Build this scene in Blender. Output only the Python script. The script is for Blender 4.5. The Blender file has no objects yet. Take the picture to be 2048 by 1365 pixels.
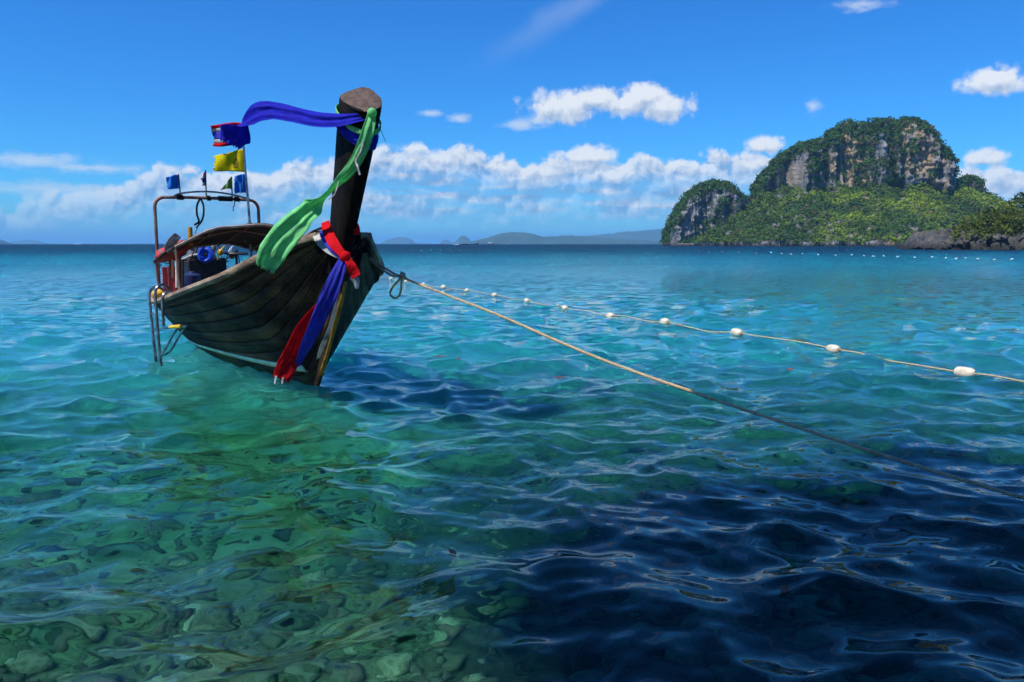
import bpy, math, random
import numpy as np
from mathutils import Vector, Matrix

sc = bpy.context.scene
COL = sc.collection
rad = math.radians
random.seed(7)
RNG = np.random.default_rng(11)

# ------------------------------------------------------------------ camera
FPX, PITCH, EYE = 1577.0, rad(7.03), 1.7
cam = bpy.data.cameras.new('camera')
cam_o = bpy.data.objects.new('camera', cam)
COL.objects.link(cam_o)
sc.camera = cam_o
cam_o.location = (0, 0, EYE)
cam_o.rotation_euler = (rad(90) - PITCH, 0, 0)
cam.sensor_width = 36.0
cam.lens = FPX / 2048 * 36.0
cam.clip_start = 0.05
cam.clip_end = 200000

# ------------------------------------------------------------------ sun direction
SUN_EL, SUN_AZ = rad(58), math.atan2(-0.78, -0.62)
TO_SUN = Vector((math.sin(SUN_AZ) * math.cos(SUN_EL), math.cos(SUN_AZ) * math.cos(SUN_EL), math.sin(SUN_EL)))


def view_dir(px, py):
    xc, yc = (px - 1024) / FPX, (682.5 - py) / FPX
    return (xc, math.cos(PITCH) + yc * math.sin(PITCH), -math.sin(PITCH) + yc * math.cos(PITCH))


def at(px, py, y):
    """point of the place seen in that direction, y metres out from the shore"""
    d = view_dir(px, py)
    t = y / d[1]
    return Vector((d[0] * t, y, EYE + d[2] * t))


def on_water(px, py, z=0.0):
    d = view_dir(px, py)
    t = (z - EYE) / d[2]
    return Vector((d[0] * t, d[1] * t, z))


def sky_uv(px, py):
    d = view_dir(px, py)
    return math.atan2(d[0], d[1]) * 15.77, d[2] / math.hypot(d[0], d[1]) * 15.77


# ------------------------------------------------------------------ world: sky and clouds
world = bpy.data.worlds.new('World')
sc.world = world
world.use_nodes = True


class NT:
    """small helper for writing node trees"""

    def __init__(self, tree):
        self.t = tree

    def node(self, kind, **kw):
        n = self.t.nodes.new(kind)
        for k, v in kw.items():
            setattr(n, k, v)
        return n

    def put(self, sock, v):
        if hasattr(v, 'is_output') or isinstance(v, bpy.types.NodeSocket):
            self.t.links.new(v, sock)
        elif isinstance(v, (tuple, list)) and sock.type == 'RGBA' and len(v) == 3:
            sock.default_value = (*v, 1)
        else:
            sock.default_value = v

    def m(self, op, a, b=0.0, c=0.0, clamp=False):
        n = self.node('ShaderNodeMath', operation=op, use_clamp=clamp)
        self.put(n.inputs[0], a)
        self.put(n.inputs[1], b)
        self.put(n.inputs[2], c)
        return n.outputs[0]

    def step(self, v, lo, hi, a=0.0, b=1.0):
        n = self.node('ShaderNodeMapRange', interpolation_type='SMOOTHSTEP')
        self.put(n.inputs[0], v)
        for i, q in zip((1, 2, 3, 4), (lo, hi, a, b)):
            self.put(n.inputs[i], q)
        return n.outputs[0]

    def mix(self, f, a, b):
        n = self.node('ShaderNodeMix', data_type='RGBA')
        self.put(n.inputs[0], f)
        self.put(n.inputs[6], a)
        self.put(n.inputs[7], b)
        return n.outputs[2]

    def vec(self, x, y, z=0.0):
        n = self.node('ShaderNodeCombineXYZ')
        for i, q in enumerate((x, y, z)):
            self.put(n.inputs[i], q)
        return n.outputs[0]

    def noise(self, vec, scale, detail=4.0, rough=0.55, dist=0.0, dim='3D'):
        n = self.node('ShaderNodeTexNoise', noise_dimensions=dim)
        if vec is not None:
            self.put(n.inputs['Vector'], vec)
        n.inputs['Scale'].default_value = scale
        n.inputs['Detail'].default_value = detail
        n.inputs['Roughness'].default_value = rough
        n.inputs['Distortion'].default_value = dist
        return n.outputs[0]

    def mapping(self, vec, scale=(1, 1, 1), rot=(0, 0, 0), loc=(0, 0, 0)):
        n = self.node('ShaderNodeMapping')
        self.put(n.inputs['Vector'], vec)
        n.inputs['Scale'].default_value = scale
        n.inputs['Rotation'].default_value = rot
        n.inputs['Location'].default_value = loc
        return n.outputs[0]

    def ramp(self, f, stops, interp='LINEAR'):
        n = self.node('ShaderNodeValToRGB')
        n.color_ramp.interpolation = interp
        while len(n.color_ramp.elements) < len(stops):
            n.color_ramp.elements.new(0.5)
        for e, (p, c) in zip(n.color_ramp.elements, stops):
            e.position = p
            e.color = (*c, 1)
        self.put(n.inputs[0], f)
        return n.outputs[0]

    def curve(self, v, pts):
        n = self.node('ShaderNodeFloatCurve')
        cv = n.mapping.curves[0]
        for i, (x, y) in enumerate(pts):
            if i < 2:
                cv.points[i].location = (x, y)
            else:
                cv.points.new(x, y)
        for q in cv.points:
            q.handle_type = 'AUTO_CLAMPED'
        n.mapping.update()
        self.put(n.inputs['Value'], v)
        n.inputs['Factor'].default_value = 1
        return n.outputs[0]


def build_sky():
    w = NT(world.node_tree)
    bg = world.node_tree.nodes['Background']
    bg.inputs[1].default_value = 0.1
    sky = w.node('ShaderNodeTexSky', sky_type='NISHITA', sun_disc=False, sun_elevation=SUN_EL,
                 sun_rotation=SUN_AZ % (2 * math.pi), air_density=1.0, dust_density=0.0, ozone_density=3.0, altitude=0)
    hs = w.node('ShaderNodeHueSaturation')
    hs.inputs['Saturation'].default_value = SKY_SAT
    w.put(hs.inputs['Color'], sky.outputs[0])
    mul = w.node('ShaderNodeMix', data_type='RGBA', blend_type='MULTIPLY')
    mul.inputs[0].default_value = 1
    w.put(mul.inputs[6], hs.outputs[0])
    mul.inputs[7].default_value = (*SKY_TINT, 1)
    base = mul.outputs[2]

    tc = w.node('ShaderNodeTexCoord')
    sp = w.node('ShaderNodeSeparateXYZ')
    w.put(sp.inputs[0], tc.outputs['Generated'])
    x, y, z = sp.outputs
    U = w.m('MULTIPLY', w.m('ARCTAN2', x, y), 15.77)
    V = w.m('MULTIPLY', w.m('DIVIDE', z, w.m('SQRT', w.m('ADD', w.m('MULTIPLY', x, x), w.m('MULTIPLY', y, y)))), 15.77)
    P = w.vec(U, V, 0.0)
    # cauliflower relief: rounded lobes of two sizes plus fine noise
    warp = w.noise(P, 1.3, 5, 0.6)
    PW = w.vec(w.m('ADD', U, w.m('MULTIPLY', w.m('SUBTRACT', warp, 0.5), 0.5)),
               w.m('ADD', V, w.m('MULTIPLY', w.m('SUBTRACT', w.noise(w.vec(U, V, 7.3), 1.5, 4, 0.6), 0.5), 0.5)), 0.0)

    def lobes(vec):
        out = None
        for s, a in ((1.9, 0.62), (4.4, 0.30), (10.0, 0.15)):
            n = w.node('ShaderNodeTexVoronoi', feature='F1', voronoi_dimensions='2D')
            w.put(n.inputs['Vector'], vec)
            n.inputs['Scale'].default_value = s
            q = w.m('MULTIPLY', w.m('SUBTRACT', 0.42, w.m('MULTIPLY', n.outputs[0], n.outputs[0])), a)
            out = q if out is None else w.m('ADD', out, q)
        return out
    L0 = lobes(PW)
    LV = w.node('ShaderNodeVectorMath', operation='ADD')
    w.put(LV.inputs[0], PW)
    LV.inputs[1].default_value = (-0.07, 0.13, 0)
    L1 = lobes(LV.outputs[0])
    relief = w.m('SUBTRACT', L0, L1)
    fine = w.m('SUBTRACT', w.noise(P, 5.0, 6, 0.62), 0.5)

    # separate cumulus: ellipses (px, py, half width, half height)
    def field(blobs, up=None):
        D, D2 = None, None
        for px, py, a, b in blobs:
            u, v = sky_uv(px, py)
            du = w.m('MULTIPLY', w.m('SUBTRACT', U, u), 100.0 / a)
            du2 = w.m('MULTIPLY', du, du)
            dv = w.m('MULTIPLY', w.m('SUBTRACT', V, v), 100.0 / b)
            q = w.m('SUBTRACT', 1.0, w.m('SQRT', w.m('ADD', du2, w.m('MULTIPLY', dv, dv))))
            D = q if D is None else w.m('MAXIMUM', D, q)
            if up:
                dv = w.m('ADD', dv, up * 100.0 / b)
                q = w.m('SUBTRACT', 1.0, w.m('SQRT', w.m('ADD', du2, w.m('MULTIPLY', dv, dv))))
                D2 = q if D2 is None else w.m('MAXIMUM', D2, q)
        return D, D2
    lumps = w.m('ADD', w.m('MULTIPLY', w.m('SUBTRACT', L0, 0.12), 1.1), w.m('MULTIPLY', fine, 0.85))
    D, D2 = field([(1130, 214, 84, 38), (1190, 198, 50, 26), (1290, 190, 66, 40), (1328, 212, 60, 34), (1252, 208, 56, 24), (1995, 160, 58, 26), (1975, 316, 44, 17), (1530, 290, 38, 18), (1172, 312, 70, 22)], 0.17)
    D = w.m('ADD', D, lumps)
    under = w.step(w.m('SUBTRACT', w.m('ADD', D2, lumps), D), -0.45, 0.42)
    a_cu = w.step(D, 0.0, 0.62)
    Dw, _ = field([(1045, 250, 46, 17), (1075, 242, 40, 16), (915, 236, 28, 12), (860, 227, 32, 9), (2045, 168, 50, 16), (1626, 214, 18, 20), (1728, 8, 56, 14), (70, 322, 130, 17), (190, 336, 120, 13), (120, 378, 150, 16)])
    a_wi = w.m('MULTIPLY', w.step(w.m('ADD', Dw, w.m('MULTIPLY', w.m('SUBTRACT', w.noise(w.mapping(P, scale=(0.8, 1.7, 1)), 2.4, 6, 0.65), 0.5), 2.2)), -0.05, 1.05), 0.62)

    # the bank of cumulus above the horizon: profile of its tops
    prof = [(-700, 330), (0, 400), (120, 385), (230, 372), (290, 348), (340, 333), (400, 338), (450, 345), (540, 338), (600, 322), (650, 316),
            (700, 322), (745, 305), (795, 288), (835, 290), (870, 302), (910, 294), (955, 302), (1010, 318), (1060, 326),
            (1110, 318), (1180, 312), (1235, 324), (1285, 311), (1335, 318), (1385, 322), (1430, 303), (1480, 308), (1530, 302),
            (1570, 325), (1640, 350), (1880, 345), (1915, 325), (1980, 335), (2048, 342), (2600, 320)]
    pts = []
    for px, py in prof:
        u, v = sky_uv(px, py)
        pts.append(((u + 20) / 40, v / 4))
    T = w.m('MULTIPLY', w.curve(w.m('DIVIDE', w.m('ADD', U, 20.0), 40.0), pts), 4.0)
    hgt = w.m('SUBTRACT', T, V)                       # 0 at the tops, grows downwards
    edge = w.m('ADD', hgt, w.m('ADD', w.m('MULTIPLY', w.m('SUBTRACT', L0, 0.10), 0.50), w.m('MULTIPLY', fine, 0.16)))
    a_top = w.step(edge, 0.0, 0.16)
    streak = w.noise(w.mapping(P, scale=(0.55, 4.2, 1)), 1.0, 5, 0.58)
    soft = w.noise(w.mapping(P, scale=(0.9, 2.2, 1), loc=(3, 1, 0)), 1.0, 5, 0.55)
    body = w.m('MULTIPLY', a_top, w.step(hgt, 0.25, 0.95, 0.95, 0.0))
    veil = w.m('MULTIPLY', w.m('MULTIPLY', w.step(hgt, -0.05, 0.4), w.step(V, 0.1, 0.75)), w.step(streak, 0.34, 0.64, 0.22, 0.95))
    a_bank = w.m('MAXIMUM', body, veil)
    a_bank = w.m('MULTIPLY', a_bank, w.step(soft, 0.25, 0.55, 0.62, 1.0))
    left_fade = w.step(U, -10.5, -5.0, 0.42, 1.0)
    a_bank = w.m('MULTIPLY', a_bank, left_fade)
    # high thin streak
    u0, v0 = sky_uv(1165, 0)
    u1, v1 = sky_uv(975, 130)
    ln = math.hypot(u1 - u0, v1 - v0)
    nx, ny = -(v1 - v0) / ln, (u1 - u0) / ln
    dist = w.m('ADD', w.m('MULTIPLY', w.m('SUBTRACT', U, u0), nx), w.m('MULTIPLY', w.m('SUBTRACT', V, v0), ny))
    a_ci = w.m('MULTIPLY', w.step(w.m('ABSOLUTE', w.m('ADD', dist, w.m('MULTIPLY', w.m('SUBTRACT', warp, 0.5), 0.5))), 0.0, 0.4, 0.17, 0.0), w.step(V, v1 - 0.3, v1 + 1.2))

    lit = w.m('ADD', w.m('MULTIPLY', relief, 2.1), w.m('MULTIPLY', fine, 0.5))
    # sunlit tops, grey-blue undersides
    s_bank = w.m('ADD', w.step(hgt, -0.1, 0.72, 0.98, 0.22), w.m('ADD', lit, w.m('MULTIPLY', w.m('SUBTRACT', streak, 0.5), 0.9)), clamp=True)
    s_cu = w.m('ADD', w.m('SUBTRACT', 1.05, w.m('MULTIPLY', under, 0.85)), w.m('MULTIPLY', lit, 0.9), clamp=True)
    bank_c = w.mix(s_bank, CLOUD_SHADE, CLOUD_LIT)
    cu_c = w.mix(s_cu, CLOUD_SHADE2, CLOUD_LIT)
    c = w.mix(a_ci, base, (6.0, 6.6, 7.2))
    c = w.mix(a_wi, c, (6.6, 7.2, 7.8))
    c = w.mix(a_bank, c, bank_c)
    c = w.mix(w.m('MULTIPLY', a_cu, 0.95), c, cu_c)
    w.put(bg.inputs[0], c)


SKY_SAT, SKY_TINT = 1.22, (0.24, 0.79, 1.34)
CLOUD_LIT, CLOUD_SHADE, CLOUD_SHADE2 = (7.6, 7.9, 8.2), (1.9, 3.3, 5.6), (3.6, 4.6, 6.2)
build_sky()

# ------------------------------------------------------------------ sun
sun = bpy.data.lights.new('sun', 'SUN')
sun.energy = 4.5
sun.angle = rad(0.5)
sun.color = (1.0, 0.95, 0.86)
sun_o = bpy.data.objects.new('sun', sun)
COL.objects.link(sun_o)
sun_o.rotation_euler = TO_SUN.to_track_quat('Z', 'Y').to_euler()

vs = sc.view_settings
vs.view_transform = 'Standard'
vs.look = 'None'
vs.exposure = 0.22
vs.gamma = 1.0
vs.use_curve_mapping = False
cy = sc.cycles
cy.max_bounces = 8
cy.diffuse_bounces = 3
cy.glossy_bounces = 4
cy.transmission_bounces = 6
cy.volume_bounces = 1
cy.transparent_max_bounces = 8
cy.blur_glossy = 0.35
cy.sample_clamp_indirect = 20.0
cy.use_denoising = True
cy.use_adaptive_sampling = True
cy.adaptive_threshold = 0.02
world.cycles.sampling_method = 'MANUAL'
world.cycles.sample_map_resolution = 256


# ------------------------------------------------------------------ helpers: meshes, materials, tags
def tag(o, label=None, cat=None, group=None, kind=None):
    if label:
        o['label'] = label
    if cat:
        o['category'] = cat
    if group:
        o['group'] = group
    if kind:
        o['kind'] = kind
    return o


def empty(name, loc=(0, 0, 0), rz=0.0, parent=None):
    o = bpy.data.objects.new(name, None)
    COL.objects.link(o)
    o.location = loc
    o.rotation_euler = (0, 0, rz)
    o.parent = parent
    return o


def mesh(name, V, F, mat=None, parent=None, smooth=True, col=None):
    me = bpy.data.meshes.new(name)
    if isinstance(V, np.ndarray) and isinstance(F, np.ndarray):
        n = F.shape[1]
        me.vertices.add(len(V))
        me.vertices.foreach_set('co', np.ascontiguousarray(V, dtype=np.float32).ravel())
        me.loops.add(F.size)
        me.loops.foreach_set('vertex_index', np.ascontiguousarray(F, dtype=np.int32).ravel())
        me.polygons.add(len(F))
        me.polygons.foreach_set('loop_start', np.arange(0, F.size, n, dtype=np.int32))
        me.polygons.foreach_set('loop_total', np.full(len(F), n, dtype=np.int32))
        me.update(calc_edges=True)
    else:
        me.from_pydata([tuple(v) for v in V], [], [tuple(f) for f in F])
    if smooth:
        me.shade_smooth()
    if mat:
        me.materials.append(mat)
    if col is not None:
        a = me.color_attributes.new('Col', 'FLOAT_COLOR', 'POINT')
        c = np.ones((len(V), 4), dtype=np.float32)
        c[:, :3] = col
        a.data.foreach_set('color', c.ravel())
    me.validate()
    o = bpy.data.objects.new(name, me)
    COL.objects.link(o)
    if parent:
        o.parent = parent
    return o


class MB:
    """collects simple solids into one mesh"""

    def __init__(self):
        self.V, self.F = [], []

    def add(self, V, F):
        k = len(self.V)
        self.V += [tuple(v) for v in V]
        self.F += [tuple(i + k for i in f) for f in F]
        return self

    def box(self, c, s, R=None, taper=1.0):
        c = Vector(c)
        vs_ = []
        for z in (-1, 1):
            k = taper if z > 0 else 1.0
            for x_, y_ in ((-1, -1), (1, -1), (1, 1), (-1, 1)):
                v = Vector((x_ * s[0] * 0.5 * k, y_ * s[1] * 0.5 * k, z * s[2] * 0.5))
                vs_.append(c + (R @ v if R else v))
        return self.add(vs_, [(3, 2, 1, 0), (4, 5, 6, 7), (0, 1, 5, 4), (1, 2, 6, 5), (2, 3, 7, 6), (3, 0, 4, 7)])

    def tube(self, pts, r, n=8, closed=False, cap=True):
        pts = [Vector(p) for p in pts]
        k = len(pts)
        rr = r if isinstance(r, (list, tuple)) else [r] * k
        T = []
        for i in range(k):
            a = pts[(i - 1) % k] if (closed or i > 0) else pts[0]
            b = pts[(i + 1) % k] if (closed or i < k - 1) else pts[-1]
            d = b - a
            T.append(d.normalized() if d.length > 1e-9 else Vector((0, 0, 1)))
        up = Vector((0, 0, 1)) if abs(T[0].z) < 0.9 else Vector((1, 0, 0))
        N = (up - T[0] * up.dot(T[0])).normalized()
        V_ = []
        for i in range(k):
            N = (N - T[i] * N.dot(T[i])).normalized()
            B = T[i].cross(N)
            for j in range(n):
                a = 2 * math.pi * j / n
                V_.append(pts[i] + (N * math.cos(a) + B * math.sin(a)) * rr[i])
        F_ = []
        for i in range(k if closed else k - 1):
            i2 = (i + 1) % k
            for j in range(n):
                j2 = (j + 1) % n
                F_.append((i * n + j, i * n + j2, i2 * n + j2, i2 * n + j))
        if cap and not closed:
            F_.append(tuple(range(n - 1, -1, -1)))
            F_.append(tuple((k - 1) * n + j for j in range(n)))
        return self.add(V_, F_)

    def lathe(self, prof, c=(0, 0, 0), axis=None, n=16):
        """prof: (r, h) pairs, turned about axis"""
        R = Vector(axis).to_track_quat('Z', 'Y').to_matrix() if axis else Matrix.Identity(3)
        c = Vector(c)
        V_, F_ = [], []
        for r, h in prof:
            for j in range(n):
                a = 2 * math.pi * j / n
                V_.append(c + R @ Vector((r * math.cos(a), r * math.sin(a), h)))
        for i in range(len(prof) - 1):
            for j in range(n):
                j2 = (j + 1) % n
                F_.append((i * n + j, i * n + j2, (i + 1) * n + j2, (i + 1) * n + j))
        F_.append(tuple(range(n - 1, -1, -1)))
        F_.append(tuple((len(prof) - 1) * n + j for j in range(n)))
        return self.add(V_, F_)

    def prism(self, poly, a, b, fn):
        """poly of (p, q); fn(p, q, w) -> point; extruded from w=a to w=b"""
        n = len(poly)
        V_ = [fn(p, q, a) for p, q in poly] + [fn(p, q, b) for p, q in poly]
        F_ = [tuple(range(n - 1, -1, -1)), tuple(range(n, 2 * n))]
        F_ += [(i, (i + 1) % n, n + (i + 1) % n, n + i) for i in range(n)]
        return self.add(V_, F_)

    def build(self, name, mat, parent=None, smooth=False, bevel=0.0):
        o = mesh(name, self.V, self.F, mat, parent, smooth)
        if bevel:
            b = o.modifiers.new('bevel', 'BEVEL')
            b.width = bevel
            b.segments = 2
            b.limit_method = 'ANGLE'
        if smooth:
            o.data.set_sharp_from_angle(angle=rad(42))
        return o


def catmull(pts, n):
    """n points along a smooth curve through pts (any dimension)"""
    P = np.array([list(p) for p in pts], dtype=float)
    k = len(P)
    out = []
    for q in np.linspace(0, k - 1, n):
        i = min(int(q), k - 2)
        u = q - i
        p0, p1, p2, p3 = P[max(i - 1, 0)], P[i], P[i + 1], P[min(i + 2, k - 1)]
        out.append(0.5 * ((2 * p1) + (-p0 + p2) * u + (2 * p0 - 5 * p1 + 4 * p2 - p3) * u * u + (-p0 + 3 * p1 - 3 * p2 + p3) * u ** 3))
    return np.array(out)


def hash3(ix, iy, iz, seed):
    h = (ix.astype(np.int64) * 374761393 + iy.astype(np.int64) * 668265263 + iz.astype(np.int64) * 2147483647 + seed * 1274126177) & 0xFFFFFFFF
    h = ((h ^ (h >> 13)) * 1274126177) & 0xFFFFFFFF
    h = (h ^ (h >> 16)) & 0xFFFFFF
    return h / float(0xFFFFFF)


def vnoise(x, y, z=0.0, seed=0):
    x, y, z = np.broadcast_arrays(np.asarray(x, float), np.asarray(y, float), np.asarray(z, float))
    ix, iy, iz = np.floor(x), np.floor(y), np.floor(z)
    fx, fy, fz = x - ix, y - iy, z - iz
    fx, fy, fz = fx * fx * (3 - 2 * fx), fy * fy * (3 - 2 * fy), fz * fz * (3 - 2 * fz)
    r = 0
    for dx in (0, 1):
        for dy in (0, 1):
            for dz in (0, 1):
                w_ = (fx if dx else 1 - fx) * (fy if dy else 1 - fy) * (fz if dz else 1 - fz)
                r = r + w_ * hash3(ix + dx, iy + dy, iz + dz, seed)
    return r


def fbm(x, y, z=0.0, oct_=4, seed=0):
    r, a, s, tot = 0, 1.0, 1.0, 0
    for i in range(oct_):
        r = r + a * vnoise(np.asarray(x) * s, np.asarray(y) * s, np.asarray(z) * s, seed + i)
        tot += a
        a *= 0.5
        s *= 2.03
    return r / tot


def grid_faces(n, m):
    i = np.arange(n * m).reshape(n, m)
    return np.stack([i[:-1, :-1], i[:-1, 1:], i[1:, 1:], i[1:, :-1]], -1).reshape(-1, 4)


MATS = {}


def mat(name, c, rough=0.6, c2=None, scale=8.0, metal=0.0, bump=0.0, bscale=None, stretch=(1, 1, 1), spec=0.5, contrast=(0.35, 0.65),
        trans=0.0, attr=False, coat=0.0, detail=6):
    m_ = bpy.data.materials.new(name)
    m_.use_nodes = True
    w = NT(m_.node_tree)
    b = m_.node_tree.nodes['Principled BSDF']
    tc = w.node('ShaderNodeTexCoord').outputs['Object']
    v = w.mapping(tc, scale=stretch)
    col = None
    if attr:
        a = w.node('ShaderNodeVertexColor', layer_name='Col')
        col = a.outputs[0]
    if c2 is not None:
        f = w.step(w.noise(v, scale, detail, 0.6), *contrast)
        base = w.mix(f, c, c2)
        if col is not None:
            mm = w.node('ShaderNodeMix', data_type='RGBA', blend_type='MULTIPLY')
            mm.inputs[0].default_value = 1
            w.put(mm.inputs[6], col)
            w.put(mm.inputs[7], base)
            col = mm.outputs[2]
        else:
            col = base
    elif col is None:
        col = (*c, 1)
    w.put(b.inputs['Base Color'], col)
    b.inputs['Roughness'].default_value = rough
    b.inputs['Metallic'].default_value = metal
    b.inputs['Specular IOR Level'].default_value = spec
    b.inputs['Coat Weight'].default_value = coat
    if bump:
        bn = w.node('ShaderNodeBump')
        bn.inputs['Strength'].default_value = min(1.0, bump)
        bn.inputs['Distance'].default_value = 0.02 * max(1.0, bump)
        w.put(bn.inputs['Height'], w.noise(v, bscale or scale * 2, 6, 0.6))
        w.put(b.inputs['Normal'], bn.outputs[0])
    if trans:
        out = m_.node_tree.nodes['Material Output']
        tr = w.node('ShaderNodeBsdfTranslucent')
        w.put(tr.inputs[0], col)
        mx = w.node('ShaderNodeMixShader')
        mx.inputs[0].default_value = trans
        w.put(mx.inputs[1], b.outputs[0])
        w.put(mx.inputs[2], tr.outputs[0])
        w.put(out.inputs[0], mx.outputs[0])
    MATS[name] = m_
    return m_


# ------------------------------------------------------------------ the setting: seabed and beach, sea
def bed_height(X, Y):
    yy = Y + 0.9 * (fbm(X * 0.13 + 5, Y * 0.08, 0, 3, 40) - 0.5) * np.clip(1 + Y / 8, 1, 6) + 0.02 * X * np.exp(-np.abs(Y) / 30)
    base = np.interp(yy, [-40, -12, -4, -1.5, 0.0, 1.5, 3, 6, 9, 12, 16, 22, 32, 60, 110, 200, 500],
                     [9, 4.2, 1.1, 0.35, 0.0, -0.34, -0.74, -1.16, -1.28, -1.34, -1.4, -1.5, -1.65, -1.9, -2.5, -4.4, -6.0])
    return base + 0.06 * (fbm(X * 1.7, Y * 1.7, 0, 3, 3) - 0.5) * np.clip(Y, 0.3, 1.5) + 0.35 * (fbm(X * 0.22, Y * 0.22, 0, 3, 9) - 0.5) * np.clip((Y - 3) / 6, 0, 1)


def polar(front, back, rows):
    th = np.radians(np.concatenate([np.linspace(-180, -60, back, endpoint=False), np.linspace(-60, 60, front), np.linspace(60, 180, back + 1)[1:]]))
    R, T = np.meshgrid(rows, th, indexing='ij')
    return R, T, R * np.sin(T), R * np.cos(T)


# seabed -------------------------------------------------
rows = np.concatenate([np.geomspace(0.3, 30, 170), np.geomspace(31, 60000, 60)])
R, T, X, Y = polar(240, 30, rows)
Z = bed_height(X, Y)
m_bed = bpy.data.materials.new('seabed_sand')
m_bed.use_nodes = True
w = NT(m_bed.node_tree)
b = m_bed.node_tree.nodes['Principled BSDF']
pos = w.node('ShaderNodeNewGeometry').outputs['Position']
sep = w.node('ShaderNodeSeparateXYZ')
w.put(sep.inputs[0], pos)
sand = w.mix(w.step(w.noise(pos, 3.0, 6, 0.6), 0.35, 0.65), (0.82, 0.80, 0.70), (0.68, 0.68, 0.56))
gravel = w.mix(w.step(w.noise(pos, 9.0, 5, 0.7), 0.35, 0.65), (0.10, 0.10, 0.042), (0.25, 0.22, 0.10))
algae = w.mix(w.step(w.noise(pos, 1.7, 6, 0.65), 0.35, 0.65), (0.15, 0.21, 0.07), (0.38, 0.42, 0.19))
sand = w.mix(w.step(w.m('ADD', sep.outputs[1], w.m('MULTIPLY', w.noise(pos, 0.4, 4, 0.6), 7.0)), 11.0, 17.5), algae, sand)
near = w.step(w.m('ADD', sep.outputs[1], w.m('MULTIPLY', w.noise(pos, 0.6, 4, 0.6), 4.0)), 4.6, 9.0)
weed = w.step(w.noise(w.mapping(pos, scale=(0.12, 0.05, 0.1)), 1.0, 5, 0.6), 0.54, 0.64)
weed = w.m('MULTIPLY', weed, w.step(sep.outputs[1], 60, 200, 0.0, 0.6))
c_ = w.mix(near, gravel, sand)
c_ = w.mix(weed, c_, (0.10, 0.13, 0.10))
# weedy rock plus tree shade painted into the right-hand bottom's colour; its edge wanders
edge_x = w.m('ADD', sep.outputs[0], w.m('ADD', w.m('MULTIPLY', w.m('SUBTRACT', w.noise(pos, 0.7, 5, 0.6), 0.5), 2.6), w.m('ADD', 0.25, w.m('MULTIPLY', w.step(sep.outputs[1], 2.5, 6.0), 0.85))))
rock_shade_n = w.step(w.noise(pos, 1.1, 5, 0.6), 0.30, 0.62, 0.72, 1.0)
slab_shade = w.m('MULTIPLY', w.m('MULTIPLY', w.step(edge_x, -0.25, 0.55), w.m('ADD', w.step(sep.outputs[1], 6.0, 9.0, 0.45, 0.0), w.step(sep.outputs[1], 10.5, 15.5, 0.50, 0.0))), rock_shade_n)
c_ = w.mix(slab_shade, c_, (0.030, 0.036, 0.03))
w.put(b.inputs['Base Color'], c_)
b.inputs['Roughness'].default_value = 0.95
b.inputs['Specular IOR Level'].default_value = 0.1
bn = w.node('ShaderNodeBump')
bn.inputs['Distance'].default_value = 0.03
w.put(bn.inputs['Height'], w.noise(pos, 14.0, 6, 0.65))
w.put(b.inputs['Normal'], bn.outputs[0])
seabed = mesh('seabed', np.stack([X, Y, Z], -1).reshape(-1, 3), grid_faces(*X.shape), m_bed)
tag(seabed, kind='structure')

# sea ----------------------------------------------------
pxs = np.linspace(900, 0.5, 720)
rows = np.concatenate([[0.3, 0.7, 1.1], EYE * 788.5 / pxs, np.geomspace(3600, 60000, 14)])
R, T, X, Y = polar(760, 30, rows)
dr = np.gradient(rows)[:, None]
dth = np.abs(np.gradient(T, axis=1)) * R
cell = np.maximum(np.minimum(dr, 50), dth)
X0, Y0 = X.copy(), Y.copy()
wx = X0 + 0.5 * (fbm(X0 * 0.5, Y0 * 0.5, 0, 2, 70) - 0.5)
wy = Y0 + 0.5 * (fbm(X0 * 0.5 + 9, Y0 * 0.5, 0, 2, 71) - 0.5)
gust = 0.55 + 0.9 * fbm(X0 * 0.16, Y0 * 0.16, 0, 3, 72)
chop = np.clip((Y0 - 3.0) / 9.0, 0.0, 1.0)               # smoother in the lee of the shore
Zs = np.zeros_like(X)
DX = np.zeros_like(X)
DY = np.zeros_like(X)
NW = 64
for i in range(NW):
    lam = 0.13 * (2.6 / 0.13) ** ((i + RNG.random()) / NW)
    ang = rad(-100) + RNG.normal(0, 0.62) if i % 4 else rad(-35) + RNG.normal(0, 0.4)
    kx, ky = math.cos(ang), math.sin(ang)
    k = 2 * math.pi / lam
    slope = 0.056 if lam < 0.75 else (0.046 if lam < 1.3 else 0.024)
    a = slope / k
    calm = np.clip(0.50 + 0.50 * chop, 0, 1) if lam < 0.40 else (1.05 if lam < 1.6 else 0.95 + 0.4 * chop)
    amp = a * calm * gust * np.clip(lam / cell / 2.6 - 0.6, 0, 1)
    ph = k * (kx * wx + ky * wy) + RNG.random() * 7
    s_, c_ = np.sin(ph), np.cos(ph)
    Zs += amp * s_
    DX += amp * c_ * kx
    DY += amp * c_ * ky
X = X0 + 0.9 * DX
Y = Y0 + 0.9 * DY
m_sea = bpy.data.materials.new('sea_water')
m_sea.use_nodes = True
w = NT(m_sea.node_tree)
m_sea.node_tree.nodes.clear()
out = w.node('ShaderNodeOutputMaterial')
gl = w.node('ShaderNodeBsdfGlass')
gl.inputs['IOR'].default_value = 1.29
pos = w.node('ShaderNodeNewGeometry').outputs['Position']
sep = w.node('ShaderNodeSeparateXYZ')
w.put(sep.inputs[0], pos)
far = w.step(sep.outputs[1], 4.0, 24.0)
rgh = w.m('ADD', w.step(sep.outputs[1], 14.0, 70.0, 0.0, 0.26), w.step(sep.outputs[1], 30.0, 200.0, 0.0, 0.24))
w.put(gl.inputs['Roughness'], rgh)
nz = w.node('ShaderNodeTexNoise')
w.put(nz.inputs['Vector'], w.mapping(pos, scale=(0.55, 1.0, 1)))
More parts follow.
